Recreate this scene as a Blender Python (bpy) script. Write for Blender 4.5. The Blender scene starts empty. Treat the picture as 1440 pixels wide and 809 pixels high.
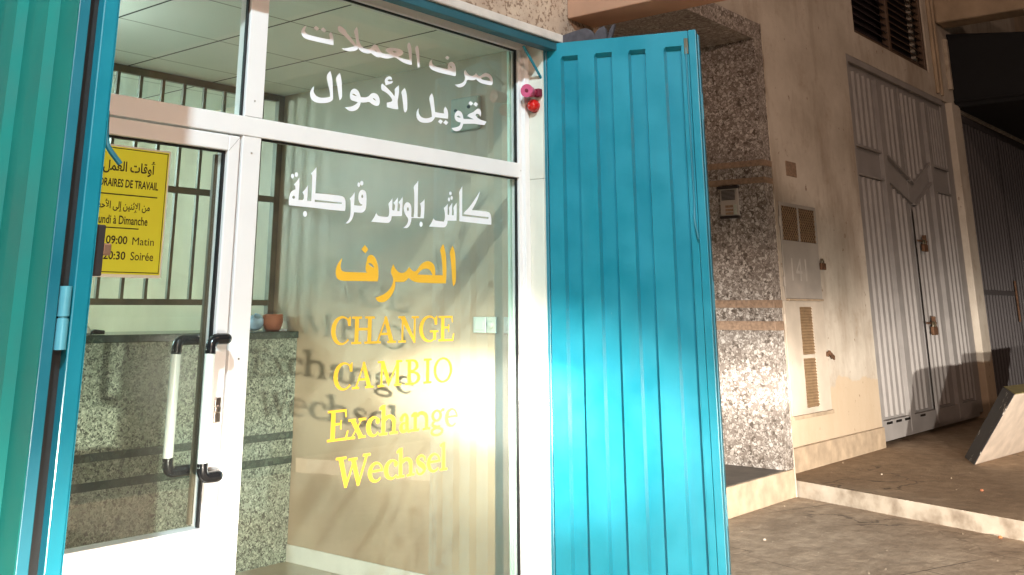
import bpy, bmesh, math, random
from mathutils import Vector, Matrix, noise as mnoise
from mathutils.geometry import tessellate_polygon
random.seed(7)
S = bpy.context.scene
COL = S.collection
R_ = math.radians
# ------------------------------------------------------------------ camera
CAM = Vector((0, 0, 1.36))
FPX, PPX, PPY = 1424.79, 682.16, 35.4          # focal length and principal point in photo pixels (1440 x 809)
yaw, pitch, roll = R_(49.9075), R_(15.7013), R_(0.0103)
FW = Vector((math.sin(yaw)*math.cos(pitch), math.cos(yaw)*math.cos(pitch), math.sin(pitch)))
RT = Vector((math.cos(yaw), -math.sin(yaw), 0)); UP = RT.cross(FW)
cd = bpy.data.cameras.new('camera'); cam = bpy.data.objects.new('camera', cd); COL.objects.link(cam)
cd.sensor_fit = 'HORIZONTAL'; cd.sensor_width = 36; cd.lens = FPX/1440*36
cd.shift_x = (720-PPX)/1440; cd.shift_y = -(404.5-PPY)/1440
cd.clip_start = .05; cd.clip_end = 400
M3 = Matrix((RT, UP, -FW)).transposed()
cam.matrix_world = Matrix.Translation(CAM) @ M3.to_4x4()
S.camera = cam
# ------------------------------------------------------------------ night: faint warm city glow, no sun
W = bpy.data.worlds.new('World'); S.world = W; W.use_nodes = True
bg = W.node_tree.nodes['Background']
bg.inputs['Color'].default_value = (1.0, .66, .45, 1); bg.inputs['Strength'].default_value = .035
S.view_settings.view_transform = 'Standard'; S.view_settings.look = 'None'
S.view_settings.exposure = 0; S.view_settings.gamma = 1
S.cycles.max_bounces = 8; S.cycles.transparent_max_bounces = 16; S.cycles.glossy_bounces = 4
S.cycles.blur_glossy = 0; S.cycles.use_light_tree = False; S.cycles.caustics_reflective = False; S.cycles.caustics_refractive = False
S.cycles.sample_clamp_indirect = 15; S.cycles.use_denoising = True

def lamp(name, kind, loc, power, color, aim=None, **kw):
    d = bpy.data.lights.new(name, kind); o = bpy.data.objects.new(name, d); COL.objects.link(o)
    o.location = loc; d.energy = power; d.color = color
    if aim is not None:
        o.rotation_euler = (Vector(aim)-Vector(loc)).to_track_quat('-Z', 'Y').to_euler()
    for k, v in kw.items(): setattr(d, k, v)
    return o
# the two headlights of the vehicle standing behind the photographer
HEAD = (1.0, .915, .79)
def headlight(loc, power, aim=None, cone=0):
    """a dipped beam: brightest just above level, quickly darker upwards, slowly darker downwards"""
    o = lamp('headlight', 'SPOT' if aim else 'POINT', loc, power, HEAD, aim, shadow_soft_size=.05)
    if aim: o.data.spot_size = R_(cone); o.data.spot_blend = .04
    d = o.data; d.use_nodes = True; nt = d.node_tree; em = nt.nodes['Emission']
    ge = nt.nodes.new('ShaderNodeNewGeometry'); sp = nt.nodes.new('ShaderNodeSeparateXYZ'); nt.links.new(ge.outputs['Incoming'], sp.inputs[0])
    mr = nt.nodes.new('ShaderNodeMapRange'); mr.inputs['From Min'].default_value = -.5; mr.inputs['From Max'].default_value = .5
    nt.links.new(sp.outputs[2], mr.inputs[0])
    rp = nt.nodes.new('ShaderNodeValToRGB'); nt.links.new(mr.outputs[0], rp.inputs[0]); rp.color_ramp.interpolation = 'B_SPLINE'
    e = rp.color_ramp.elements; st = BEAM
    while len(e) < len(st): e.new(.5)
    for k, (el, v) in enumerate(st): e[k].position = .5+BSIGN*math.sin(R_(el)); e[k].color = (v, v, v, 1)
    nt.links.new(rp.outputs[0], em.inputs['Strength']); return o
BSIGN = 1
BEAM = [(-26, .26), (-14, .36), (-7, .75), (-3, .92), (1.8, 1.0), (3.6, .72), (6.2, .15), (9.5, .04), (15, .014), (22, .008)]
if BSIGN < 0: BEAM = BEAM[::-1]
headlight((-.15, -2.1, .55), 4100)
headlight((2.65, -2.9, .54), 6800, (10.84, 2.84, .6), 66)
def core(loc, power, aim, cone, wide):
    """the bright flat centre of a headlight beam"""
    o = lamp('headlight', 'SPOT', loc, power, (1.0, .95, .86), aim, shadow_soft_size=.03); o.data.spot_size = R_(cone); o.data.spot_blend = 1.0; o.scale = (wide, 1, 1)
core((-.15, -2.1, .55), 5500, (3.74, 3.0, .90), 10.5, 1.7)
core((-.15, -2.1, .55), 21000, (3.70, 3.0, .935), 4.4, 1.9)
core((2.65, -2.9, .54), 3200, (7.715, 3.85, .76), 7.5, 1.5)
core((2.65, -2.9, .54), 9000, (7.715, 3.85, .76), 3.2, 1.7)
# cool street lamp above the pavement, warm one further along the street
lamp('street_lamp', 'SPOT', (-2.7, -2.1, 7.3), 4500, (.68, .90, 1.0), (2.4, 3.0, 1.3), spot_size=R_(40), spot_blend=.5, shadow_soft_size=.10)
lamp('warm_lamp', 'POINT', (4.6, -3.6, 8.2), 560, (1.0, .70, .52), shadow_soft_size=.25)
lamp('warm_lamp', 'POINT', (-3.5, -6.5, 4.6), 2000, (1.0, .70, .55), shadow_soft_size=.25)  # added warm fill that lifts the shaded top of the shop front
# the strip lamp on the ceiling of the teller room
lamp('room_lamp', 'POINT', (1.3, 6.7, 2.44), 215, (.70, .95, 1.0), shadow_soft_size=.20)
lamp('room_lamp', 'POINT', (2.0, 4.1, 2.32), 7, (.78, .97, .95), shadow_soft_size=.10)  # added fill for the customer side, brightens its ceiling

# ------------------------------------------------------------------ helpers
def ray(x, y): return (x-PPX)/FPX*RT - (y-PPY)/FPX*UP + FW
def onX(x, y, X): d = ray(x, y); return CAM + d*((X-CAM.x)/d.x)
def onY(x, y, Y): d = ray(x, y); return CAM + d*((Y-CAM.y)/d.y)
def onZ(x, y, Z): d = ray(x, y); return CAM + d*((Z-CAM.z)/d.z)
ORG = {}
def tag(o, label=None, cat=None, group=None, kind=None):
    if label: o['label'] = label
    if cat: o['category'] = cat
    if group: o['group'] = group
    if kind: o['kind'] = kind
    return o
def thing(name, loc, label, cat, group=None):
    o = bpy.data.objects.new(name, None); COL.objects.link(o); o.location = loc
    o.empty_display_size = .1; ORG[o.name] = Vector(loc)
    return tag(o, label, cat, group)
class MB:
    def __init__(s): s.v = []; s.f = []
    def add(s, vs, fs):
        b = len(s.v); s.v += [Vector(p) for p in vs]; s.f += [tuple(b+i for i in f) for f in fs]; return s
    def box(s, x0, x1, y0, y1, z0, z1):
        return s.add([(x0,y0,z0),(x1,y0,z0),(x1,y1,z0),(x0,y1,z0),(x0,y0,z1),(x1,y0,z1),(x1,y1,z1),(x0,y1,z1)],
                     [(0,3,2,1),(4,5,6,7),(0,1,5,4),(1,2,6,5),(2,3,7,6),(3,0,4,7)])
    def obox(s, o, a, b, c):          # corner + three edge vectors
        o, a, b, c = map(Vector, (o, a, b, c))
        P = [o, o+a, o+a+b, o+b, o+c, o+a+c, o+a+b+c, o+b+c]
        F = [(0,3,2,1),(4,5,6,7),(0,1,5,4),(1,2,6,5),(2,3,7,6),(3,0,4,7)]
        if a.cross(b).dot(c) < 0: F = [f[::-1] for f in F]
        return s.add(P, F)
    def quad(s, *p): return s.add(p, [tuple(range(len(p)))])
    def prism(s, base, ext):          # polygon (list of 3D points) extruded along ext
        n = len(base); ext = Vector(ext); P = [Vector(p) for p in base]; P += [p+ext for p in P]
        F = [tuple(range(n))[::-1], tuple(range(n, 2*n))] + [(i, (i+1) % n, (i+1) % n+n, i+n) for i in range(n)]
        return s.add(P, F)
    def tube(s, pts, r, seg=12, caps=True):
        pts = [Vector(p) for p in pts]; rs = r if isinstance(r, (list, tuple)) else [r]*len(pts)
        rings = []; prev = None
        for i, p in enumerate(pts):
            t = (pts[min(i+1, len(pts)-1)]-pts[max(i-1, 0)]).normalized()
            if prev is None: u = t.orthogonal().normalized()
            else: u = (prev - t*prev.dot(t)).normalized()
            prev = u; w = t.cross(u)
            rings.append([p + (u*math.cos(a)+w*math.sin(a))*rs[i] for a in [2*math.pi*k/seg for k in range(seg)]])
        V = [q for rg in rings for q in rg]; F = []
        for i in range(len(pts)-1):
            for k in range(seg):
                a = i*seg+k; b = i*seg+(k+1) % seg; F.append((a, b, b+seg, a+seg))
        if caps: F += [tuple(range(seg))[::-1], tuple(range(len(V)-seg, len(V)))]
        return s.add(V, F)
    def lathe(s, c, axis, prof, seg=20):   # prof: (distance along axis, radius)
        axis = Vector(axis).normalized(); c = Vector(c)
        return s.tube([c+axis*d for d, r in prof], [max(r, 1e-4) for d, r in prof], seg)
    def build(s, name, m, parent=None, smooth=False, bevel=0, seg=2, solid=0):
        me = bpy.data.meshes.new(name)
        o = bpy.data.objects.new(name, me); COL.objects.link(o)
        org = ORG[parent.name] if parent else Vector((0,0,0))
        me.from_pydata([tuple(p-org) for p in s.v], [], s.f); me.update()
        if m: me.materials.append(m)
        if parent: o.parent = parent
        ORG[o.name] = org
        if smooth:
            for p in me.polygons: p.use_smooth = True
            me.set_sharp_from_angle(angle=R_(40))
        if solid:
            md = o.modifiers.new('thickness', 'SOLIDIFY'); md.thickness = solid; md.offset = 0
        if bevel:
            md = o.modifiers.new('bevel', 'BEVEL'); md.width = bevel; md.segments = seg; md.limit_method = 'ANGLE'
            md.angle_limit = R_(35)
        return o
def single(name, mb, m, label, cat, group=None, **kw):
    return tag(mb.build(name, m, None, **kw), label, cat, group)
def struct(name, mb, m, **kw): return tag(mb.build(name, m, None, **kw), kind='structure')
def smooth_path(P, n=8):
    P = [Vector(p) for p in P]; Q = [P[0]*2-P[1]]+P+[P[-1]*2-P[-2]]; out = []
    for i in range(1, len(Q)-2):
        a, b, c, d = Q[i-1:i+3]
        for k in range(n):
            t = k/n
            out.append(.5*((2*b)+(c-a)*t+(2*a-5*b+4*c-d)*t*t+(3*b-a-3*c+d)*t**3))
    out.append(P[-1]); return out

# ------------------------------------------------------------------ materials
class NT:
    def __init__(s, name):
        s.m = bpy.data.materials.new(name); s.m.use_nodes = True; s.t = s.m.node_tree
        s.p = s.t.nodes['Principled BSDF']
    def n(s, typ, **kw):
        nd = s.t.nodes.new(typ)
        for k, v in kw.items():
            if k in nd.inputs: nd.inputs[k].default_value = v
            else: setattr(nd, k, v)
        return nd
    def l(s, a, b): s.t.links.new(a, b)
    def coord(s): return s.n('ShaderNodeNewGeometry').outputs['Position']
    def ramp(s, fac, stops, interp='LINEAR'):
        r = s.n('ShaderNodeValToRGB'); r.color_ramp.interpolation = interp
        e = r.color_ramp.elements
        while len(e) < len(stops): e.new(.5)
        for i, (p, c) in enumerate(stops):
            e[i].position = p; e[i].color = (*c, 1) if len(c) == 3 else c
        s.l(fac, r.inputs[0]); return r.outputs[0]
    def mix(s, fac, a, b, mode='MIX'):
        m = s.n('ShaderNodeMix', data_type='RGBA', blend_type=mode)
        for sock, v in ((m.inputs[0], fac), (m.inputs[6], a), (m.inputs[7], b)):
            if hasattr(v, 'is_linked'): s.l(v, sock)
            elif isinstance(v, (int, float)): sock.default_value = v
            else: sock.default_value = (*v, 1)
        return m.outputs[2]
    def noise(s, scale, detail=4, vec=None, stretch=None, rough=.55):
        v = vec or s.coord()
        if stretch:
            mp = s.n('ShaderNodeMapping'); mp.inputs['Scale'].default_value = stretch; s.l(v, mp.inputs[0]); v = mp.outputs[0]
        nd = s.n('ShaderNodeTexNoise'); nd.inputs['Scale'].default_value = scale; nd.inputs['Detail'].default_value = detail
        nd.inputs['Roughness'].default_value = rough
        s.l(v, nd.inputs['Vector']); return nd.outputs['Fac']
    def bump(s, h, strength=.3, dist=.01):
        b = s.n('ShaderNodeBump'); b.inputs['Strength'].default_value = strength; b.inputs['Distance'].default_value = dist
        s.l(h, b.inputs['Height']); s.l(b.outputs[0], s.p.inputs['Normal'])
    def col(s, c):
        if hasattr(c, 'is_linked'): s.l(c, s.p.inputs['Base Color'])
        else: s.p.inputs['Base Color'].default_value = (*c, 1)
    def rough(s, v):
        if hasattr(v, 'is_linked'): s.l(v, s.p.inputs['Roughness'])
        else: s.p.inputs['Roughness'].default_value = v
def plain(name, c, rough=.5, metal=0, var=.12, scale=9, bump=0, spec=.5):
    t = NT(name); n = t.noise(scale, 5)
    lo = tuple(x*(1-var) for x in c); hi = tuple(min(1, x*(1+var)) for x in c)
    t.col(t.ramp(n, [(.3, lo), (.7, hi)])); t.rough(rough); t.p.inputs['Metallic'].default_value = metal
    t.p.inputs['Specular IOR Level'].default_value = spec
    if bump: t.bump(t.noise(scale*9, 3), bump, .004)
    return t.m
def paint(name, c, rough=.32, chip=(.30, .32, .30), coat=0, bump=.12, spec=.75, wear=.735):
    t = NT(name); t.p.inputs['Specular IOR Level'].default_value = spec; n = t.noise(5, 6); n2 = t.noise(2.2, 6, stretch=(6, 6, 1))
    a = t.ramp(n, [(.3, tuple(x*.86 for x in c)), (.72, tuple(x*1.1 for x in c))])
    streak = t.ramp(n2, [(.60, (0, 0, 0)), (.78, (.22, .22, .22))])
    a = t.mix(streak, a, tuple(x*.55+.02 for x in c))
    scr = t.ramp(t.noise(26, 5, stretch=(3, 3, .5), rough=.7), [(wear, (0, 0, 0)), (wear+.03, (.7, .7, .7))])
    t.col(t.mix(scr, a, chip)); t.rough(t.ramp(n, [(.3, (rough*.8,)*3), (.7, (rough*1.4,)*3)]))
    t.bump(t.noise(3.5, 3, stretch=(1, 1, .5)), bump, .02)
    if coat: t.p.inputs['Coat Weight'].default_value = .55; t.p.inputs['Coat IOR'].default_value = 1.7; t.p.inputs['Coat Roughness'].default_value = coat
    return t.m
def chips(name, stops, scale, rough, dist=.35, fine=.35, grout=None):
    t = NT(name); v = t.coord()
    nz = t.n('ShaderNodeTexNoise'); nz.inputs['Scale'].default_value = scale*1.1; nz.inputs['Detail'].default_value = 2; t.l(v, nz.inputs['Vector'])
    sc = t.n('ShaderNodeVectorMath', operation='SCALE'); t.l(nz.outputs['Color'], sc.inputs[0]); sc.inputs['Scale'].default_value = dist*3/scale
    ad = t.n('ShaderNodeVectorMath', operation='ADD'); t.l(v, ad.inputs[0]); t.l(sc.outputs[0], ad.inputs[1])
    def vor(k, ch, feat='F1'):
        vo = t.n('ShaderNodeTexVoronoi', feature=feat); vo.inputs['Scale'].default_value = scale*k; t.l(ad.outputs[0], vo.inputs['Vector'])
        if feat != 'F1': return vo.outputs['Distance']
        sep = t.n('ShaderNodeSeparateColor'); t.l(vo.outputs['Color'], sep.inputs[0]); return sep.outputs[ch]
    a = t.ramp(vor(1, 0), stops, 'CONSTANT'); b = t.ramp(vor(2.4, 1), stops, 'CONSTANT')
    a = t.mix(t.ramp(t.noise(scale*.8, 2), [(.46, (0, 0, 0)), (.54, (1, 1, 1))]), a, b) if fine > .3 else t.mix(fine, a, b)
    if grout: a = t.mix(t.ramp(vor(1, 0, 'DISTANCE_TO_EDGE'), [(.03, (.85, .85, .85)), (.10, (0, 0, 0))]), a, grout)
    a = t.mix(t.ramp(t.noise(1.6, 5), [(.45, (0, 0, 0)), (.75, (.4, .4, .4))]), a, tuple(x*.45 for x in stops[1][1]))
    t.col(a); t.rough(rough); return t.m
M = {}
M['teal'] = paint('teal enamel', (.007, .205, .275), .40, coat=.20, bump=.06, spec=.4)
M['teal_out'] = paint('faded teal enamel', (.005, .165, .14), .60, spec=.25)
M['teal_dark'] = paint('dark teal enamel', (.010, .150, .205), .38); M['teal_rail'] = paint('deep teal enamel', (.008, .080, .105), .5)  # rail teal is a darker tone than the leaves
M['white_alu'] = plain('white lacquered aluminium', (.78, .76, .74), .34, 0, .03, 4)
M['black'] = plain('black plastic', (.012, .012, .013), .22)
M['rubber'] = plain('black rubber gasket', (.008, .008, .008), .7)
M['vinyl_white'] = plain('white vinyl', (.80, .80, .82), .5, var=.02)
M['vinyl_yellow'] = plain('yellow vinyl', (.80, .45, .035), .5, var=.03)
M['tube'] = plain('white plastic tube', (.72, .78, .72), .3, var=.03)
M['chrome'] = plain('worn nickel', (.55, .5, .46), .3, 1)
M['brass'] = plain('dull brass', (.34, .20, .13), .4, .6)
M['iron'] = plain('brown painted iron bars', (.115, .095, .06), .4, .2, .2)
M['rust'] = plain('rusty iron', (.13, .065, .035), .75, .3, .35, 30)
M['marble_dark'] = chips('dark green marble', [(0, (.018, .034, .024)), (.5, (.03, .052, .036)), (.85, (.055, .085, .06))], 26, .18, .5)
M['granite_counter'] = chips('pale speckled granite', [(0, (.030, .042, .030)), (.24, (.12, .15, .112)), (.42, (.24, .29, .225)), (.70, (.36, .41, .325)), (.86, (.17, .205, .155))], 80, .3, .25, .35)
M['granite_wall'] = chips('chipped terrazzo cladding', [(0, (.10, .082, .07)), (.14, (.22, .19, .17)), (.34, (.33, .295, .27)), (.56, (.45, .415, .385)), (.80, (.58, .55, .52))], 34, .36, .45, .4, (.17, .14, .12))
M['granite_band'] = plain('brown stone band', (.30, .21, .15), .5, 0, .3, 40)
t = NT('pitted pink render'); n = t.noise(52, 3, rough=.6)
pit = t.ramp(n, [(.38, (1, 1, 1)), (.47, (0, 0, 0))]); base = t.ramp(t.noise(9, 6), [(.3, (.36, .26, .19)), (.7, (.50, .38, .28))])
t.col(t.mix(pit, base, (.21, .13, .085))); t.rough(.8); t.bump(n, .5, .006); M['render_pink'] = t.m
M['strip_pale'] = plain('pale stone edging', (.55, .50, .45), .5, 0, .12, 12)
M['salmon'] = plain('salmon concrete', (.37, .195, .12), .85, 0, .1, 5, .2)  # one salmon tone on all faces of the beam
M['tile_reveal'] = plain('cream wall tile', (.66, .64, .55), .3, 0, .05, 5)
# plaster with stains and a worn dado
t = NT('stained cream plaster'); v = t.coord(); n = t.noise(1.1, 7, rough=.65)
base = t.ramp(n, [(.30, (.43, .38, .315)), (.62, (.62, .565, .49))])
drip = t.ramp(t.noise(1.5, 7, stretch=(1.5, 1.5, .42), rough=.7), [(.47, (0, 0, 0)), (.70, (.72, .72, .72))])
base = t.mix(drip, base, (.28, .21, .155))
blot = t.ramp(t.noise(4.2, 8, rough=.75), [(.55, (0, 0, 0)), (.70, (.5, .5, .5))]); base = t.mix(blot, base, (.34, .25, .175))
sp = t.n('ShaderNodeSeparateXYZ'); t.l(v, sp.inputs[0])
wob = t.n('ShaderNodeMath', operation='MULTIPLY_ADD'); t.l(t.noise(2.4, 5), wob.inputs[0]); wob.inputs[1].default_value = .30; t.l(sp.outputs[2], wob.inputs[2])
dado = t.ramp(wob.outputs[0], [(.885, (.75, .75, .75)), (.905, (0, 0, 0))])
base = t.mix(dado, base, (.52, .40, .275))
spot = t.ramp(t.noise(14, 4), [(.68, (0, 0, 0)), (.73, (.7, .7, .7))]); base = t.mix(spot, base, (.22, .14, .09))
t.col(base); t.rough(.85); t.bump(t.noise(30, 5), .25, .006); M['plaster'] = t.m
M['plaster_dark'] = plain('cream painted concrete', (.40, .31, .22), .85, 0, .2, 3, .2)
M['cement'] = plain('rough cement step', (.40, .31, .22), .85, 0, .25, 7, .35)
M['slab_top'] = plain('dark worn stone tread', (.10, .082, .066), .55, 0, .3, 8, .2)
t = NT('whitewashed riser'); n = t.noise(5, 6)
t.col(t.ramp(n, [(.32, (.22, .17, .125)), (.5, (.44, .38, .31)), (.75, (.56, .50, .42))])); t.rough(.9); t.bump(t.noise(40, 4), .3, .005); M['riser'] = t.m
# dusty brown pavement, with slab joints
def ground(name, c0, c1, joints):
    t = NT(name); v = t.coord(); n = t.noise(.9, 8, rough=.7, stretch=(1, 1.7, 1)); n2 = t.noise(9, 6, rough=.65)
    a = t.ramp(n, [(.28, c0), (.52, tuple((x+y)/2 for x, y in zip(c0, c1))), (.75, c1)])
    a = t.mix(t.ramp(n2, [(.35, (.55,)*3), (.7, (0, 0, 0))]), a, tuple(x*.55 for x in c0))
    if joints:
        mp = t.n('ShaderNodeMapping'); mp.inputs['Rotation'].default_value = (0, 0, R_(19)); t.l(v, mp.inputs[0])
        br = t.n('ShaderNodeTexBrick'); br.offset = .5
        for k, x in (('Scale', 1.0), ('Brick Width', 1.15), ('Row Height', .8), ('Mortar Size', .006), ('Mortar Smooth', .3)): br.inputs[k].default_value = x
        t.l(mp.outputs[0], br.inputs['Vector'])
        dm_ = t.n('ShaderNodeMath', operation='MULTIPLY'); t.l(br.outputs['Fac'], dm_.inputs[0]); t.l(t.ramp(t.noise(1.1, 4), [(.42, (0, 0, 0)), (.6, (.9, .9, .9))]), dm_.inputs[1]); a = t.mix(dm_.outputs[0], a, (.075, .052, .036))
    vo = t.n('ShaderNodeTexVoronoi', feature='DISTANCE_TO_EDGE'); vo.inputs['Scale'].default_value = .75
    wv = t.n('ShaderNodeVectorMath', operation='ADD'); nc = t.n('ShaderNodeTexNoise'); nc.inputs['Scale'].default_value = 2.2; nc.inputs['Detail'].default_value = 6; t.l(v, nc.inputs['Vector'])
    t.l(v, wv.inputs[0]); t.l(nc.outputs['Color'], wv.inputs[1]); t.l(wv.outputs[0], vo.inputs['Vector'])
    ck = t.n('ShaderNodeMath', operation='MULTIPLY'); t.l(t.ramp(vo.outputs['Distance'], [(.004, (1, 1, 1)), (.014, (0, 0, 0))]), ck.inputs[0]); t.l(t.ramp(t.noise(.8, 3), [(.5, (0, 0, 0)), (.62, (.8, .8, .8))]), ck.inputs[1])
    a = t.mix(ck.outputs[0], a, (.06, .042, .03))
    sp2 = t.ramp(t.noise(60, 3), [(.68, (0, 0, 0)), (.74, (.6, .6, .6))]); a = t.mix(sp2, a, tuple(min(1, x*1.7) for x in c1))
    t.col(a); t.rough(.8); t.bump(t.noise(4, 9, rough=.72), .8, .035); return t.m
M['pave'] = ground('dusty brown pavement', (.25, .175, .115), (.68, .54, .40), True)
M['pave_up'] = ground('dusty brown raised pavement', (.27, .19, .122), (.54, .41, .285), False)
M['asphalt'] = plain('asphalt', (.05, .048, .046), .9, 0, .25, 30, .4)
# room
M['room_wall'] = plain('white room wall', (.66, .76, .74), .7, 0, .05, 2)
t = NT('beige glazed wall'); n = t.noise(3.0, 5, stretch=(1, 1, .5))
t.col(t.ramp(n, [(.3, (.32, .25, .165)), (.7, (.41, .325, .215))])); t.rough(.42); M['room_side'] = t.m
M['baseboard'] = plain('pale grey skirting', (.60, .60, .52), .4, 0, .06)
M['wall_box'] = plain('grey green plastic', (.30, .33, .26), .5, 0, .05)
M['room_floor'] = plain('beige floor tiles', (.38, .32, .22), .35, 0, .12, 6)
t = NT('suspended ceiling tiles'); v = t.coord()
def seam(axis, off, w, period=.545):
    s_ = t.n('ShaderNodeSeparateXYZ'); t.l(v, s_.inputs[0])
    a = t.n('ShaderNodeMath', operation='SUBTRACT'); t.l(s_.outputs[axis], a.inputs[0]); a.inputs[1].default_value = off
    b = t.n('ShaderNodeMath', operation='PINGPONG'); t.l(a.outputs[0], b.inputs[0]); b.inputs[1].default_value = period/2
    c = t.n('ShaderNodeMath', operation='LESS_THAN'); t.l(b.outputs[0], c.inputs[0]); c.inputs[1].default_value = w
    return c.outputs[0]
base = t.ramp(t.noise(2, 4), [(.3, (.74, .75, .66)), (.7, (.80, .81, .72))])
base = t.mix(seam(1, 3.57, .0045), base, (.30, .29, .22)); base = t.mix(seam(0, 2.85, .006), base, (.04, .04, .03))
t.col(base); t.rough(.85); M['ceiling'] = t.m
# glass: greenish, reflecting at grazing angles
t = NT('shop window glass'); tr = t.n('ShaderNodeBsdfTransparent'); tr.inputs[0].default_value = (.955, .975, .962, 1)
gl = t.n('ShaderNodeBsdfGlossy'); gl.inputs['Roughness'].default_value = .0; gl.inputs[0].default_value = (1, 1, 1, 1)
fr = t.n('ShaderNodeFresnel'); fr.inputs['IOR'].default_value = 1.5
ge = t.n('ShaderNodeNewGeometry'); fm = t.n('ShaderNodeMath', operation='SUBTRACT', use_clamp=True); t.l(fr.outputs[0], fm.inputs[0]); t.l(ge.outputs['Backfacing'], fm.inputs[1])
f2 = t.n('ShaderNodeMath', operation='MULTIPLY', use_clamp=True); t.l(fm.outputs[0], f2.inputs[0]); f2.inputs[1].default_value = 1.6   # both faces of the pane reflect
ms = t.n('ShaderNodeMixShader'); t.l(f2.outputs[0], ms.inputs[0]); t.l(tr.outputs[0], ms.inputs[1]); t.l(gl.outputs[0], ms.inputs[2])
df = t.n('ShaderNodeBsdfDiffuse'); df.inputs[0].default_value = (.75, .72, .66, 1); dust = t.n('ShaderNodeMixShader')   # thin film of dust with wipe marks
wipe = t.ramp(t.noise(2.2, 7, stretch=(1.3, 1.3, .5), rough=.7), [(.35, (.003,)*3), (.72, (.022,)*3)]); spk = t.ramp(t.noise(55, 3), [(.72, (0, 0, 0)), (.80, (.10,)*3)])
t.l(t.mix(1.0, wipe, spk, 'ADD'), dust.inputs[0]); t.l(ms.outputs[0], dust.inputs[1]); t.l(df.outputs[0], dust.inputs[2])
t.l(dust.outputs[0], t.t.nodes['Material Output'].inputs[0]); M['glass'] = t.m
M['glass_edge'] = plain('pale green glass edge', (.42, .60, .50), .3, 0, .04)
M['sign_yellow'] = plain('yellow sign paper', (.74, .76, .05), .45, 0, .03, 3)
M['ink'] = plain('black print', (.02, .018, .01), .5)
M['sign_white'] = plain('white paper border', (.75, .75, .66), .5, 0, .02)
M['pink'] = plain('pink plastic horn', (.52, .085, .17), .35, 0, .08)
M['dark_pink'] = plain('dark red plastic', (.16, .012, .03), .4)
t = NT('red plastic lens'); t.col((.50, .012, .010)); t.rough(.12); M['red'] = t.m
M['cloth'] = plain('dark grey cloth', (.060, .050, .055), .95, 0, .3, 25, .4)
M['cloth_blue'] = plain('blue grey cloth', (.22, .24, .28), .95, 0, .2, 25, .4)
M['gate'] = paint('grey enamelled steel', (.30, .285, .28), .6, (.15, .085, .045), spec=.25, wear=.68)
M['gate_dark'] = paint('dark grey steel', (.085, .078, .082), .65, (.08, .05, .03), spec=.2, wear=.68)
M['louver'] = plain('brown louvre', (.10, .062, .040), .55, 0, .2, 12)
M['louver_dark'] = plain('dark insect mesh', (.035, .024, .026), .8, 0, .2, 12)
M['steel_box'] = paint('pale grey sheet steel', (.40, .365, .33), .6, (.2, .12, .07), spec=.25, wear=.69)
M['steel_box_low'] = paint('off white sheet steel', (.54, .475, .40), .6, (.22, .13, .07), spec=.25, wear=.68)
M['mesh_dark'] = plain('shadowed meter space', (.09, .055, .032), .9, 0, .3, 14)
M['mesh_wire'] = plain('tan expanded metal', (.30, .20, .115), .6, .2, .2, 18)
M['awning'] = plain('black awning cloth', (.006, .007, .009), .9)
M['block_white'] = plain('dirty white paint', (.56, .47, .39), .8, 0, .16, 6, .3)
t = NT('chipped black paint'); n = t.noise(7, 6, rough=.7)
t.col(t.ramp(n, [(.60, (.016, .016, .02)), (.63, (.50, .47, .44))])); t.rough(.6); M['block_black'] = t.m
M['block_top'] = plain('mossy concrete', (.24, .21, .075), .9, 0, .2, 9, .3)
M['terracotta'] = plain('terracotta', (.30, .105, .05), .7, 0, .1, 12)
M['bag_blue'] = plain('pale blue plastic bag', (.36, .55, .72), .35, 0, .1, 12)
M['switch'] = plain('greyed switch plastic', (.44, .48, .41), .35, 0, .03)
M['pebble'] = plain('pale stone chip', (.42, .36, .29), .8)
M['pebble_dull'] = plain('dusty grit', (.34, .27, .20), .9, 0, .4, 60)
M['litter'] = plain('orange scrap', (.55, .16, .06), .7)
M['intercom'] = plain('brushed aluminium panel', (.50, .46, .42), .4, .3, .05)
M['intercom_dark'] = plain('dark plastic hood', (.025, .02, .02), .5)
M['chalk'] = plain('faint chalk', (.50, .465, .43), .9)
M['pale_metal'] = plain('pale metal knuckle', (.10, .34, .42), .3, .1)

# ------------------------------------------------------------------ ground
e0, e1 = Vector((7.90, 3.56)), Vector((7.32, 1.84))           # edge of the step up to the raised pavement
def edge(y): tt = (y-e0.y)/(e1.y-e0.y); return e0.x+(e1.x-e0.x)*tt
YK = -1.3
struct('sidewalk', MB().add([(-30, YK, 0), (edge(YK), YK, 0), (edge(3.8), 3.8, 0), (8.2, 6, 0), (-30, 6, 0)], [(0,1,2,3,4)]), M['pave'])
struct('raised_pavement', MB().add([(edge(YK), YK, .113), (60, YK, .113), (60, 3.9, .113), (edge(3.9), 3.9, .113)], [(0,1,2,3)]), M['pave_up'])
mb = MB(); n = 40
for i in range(n):
    ya, yb = 3.9+(YK-3.9)*i/n, 3.9+(YK-3.9)*(i+1)/n
    mb.quad((edge(ya), ya, -.02), (edge(yb), yb, -.02), (edge(yb), yb, .113), (edge(ya), ya, .113))
struct('step_riser', mb, M['riser'])
struct('road', MB().quad((-150, -200, -.13), (200, -200, -.13), (200, 60, -.13), (-150, 60, -.13)), M['asphalt'])
struct('kerb', MB().box(-30, edge(YK), YK-.15, YK, -.13, 0).box(edge(YK), 60, YK-.15, YK, -.13, .113), M['cement'], bevel=.01)
struct('shop_floor', MB().box(.6, 4.0, 2.88, 8.2, .02, .06), M['room_floor'])

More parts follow.
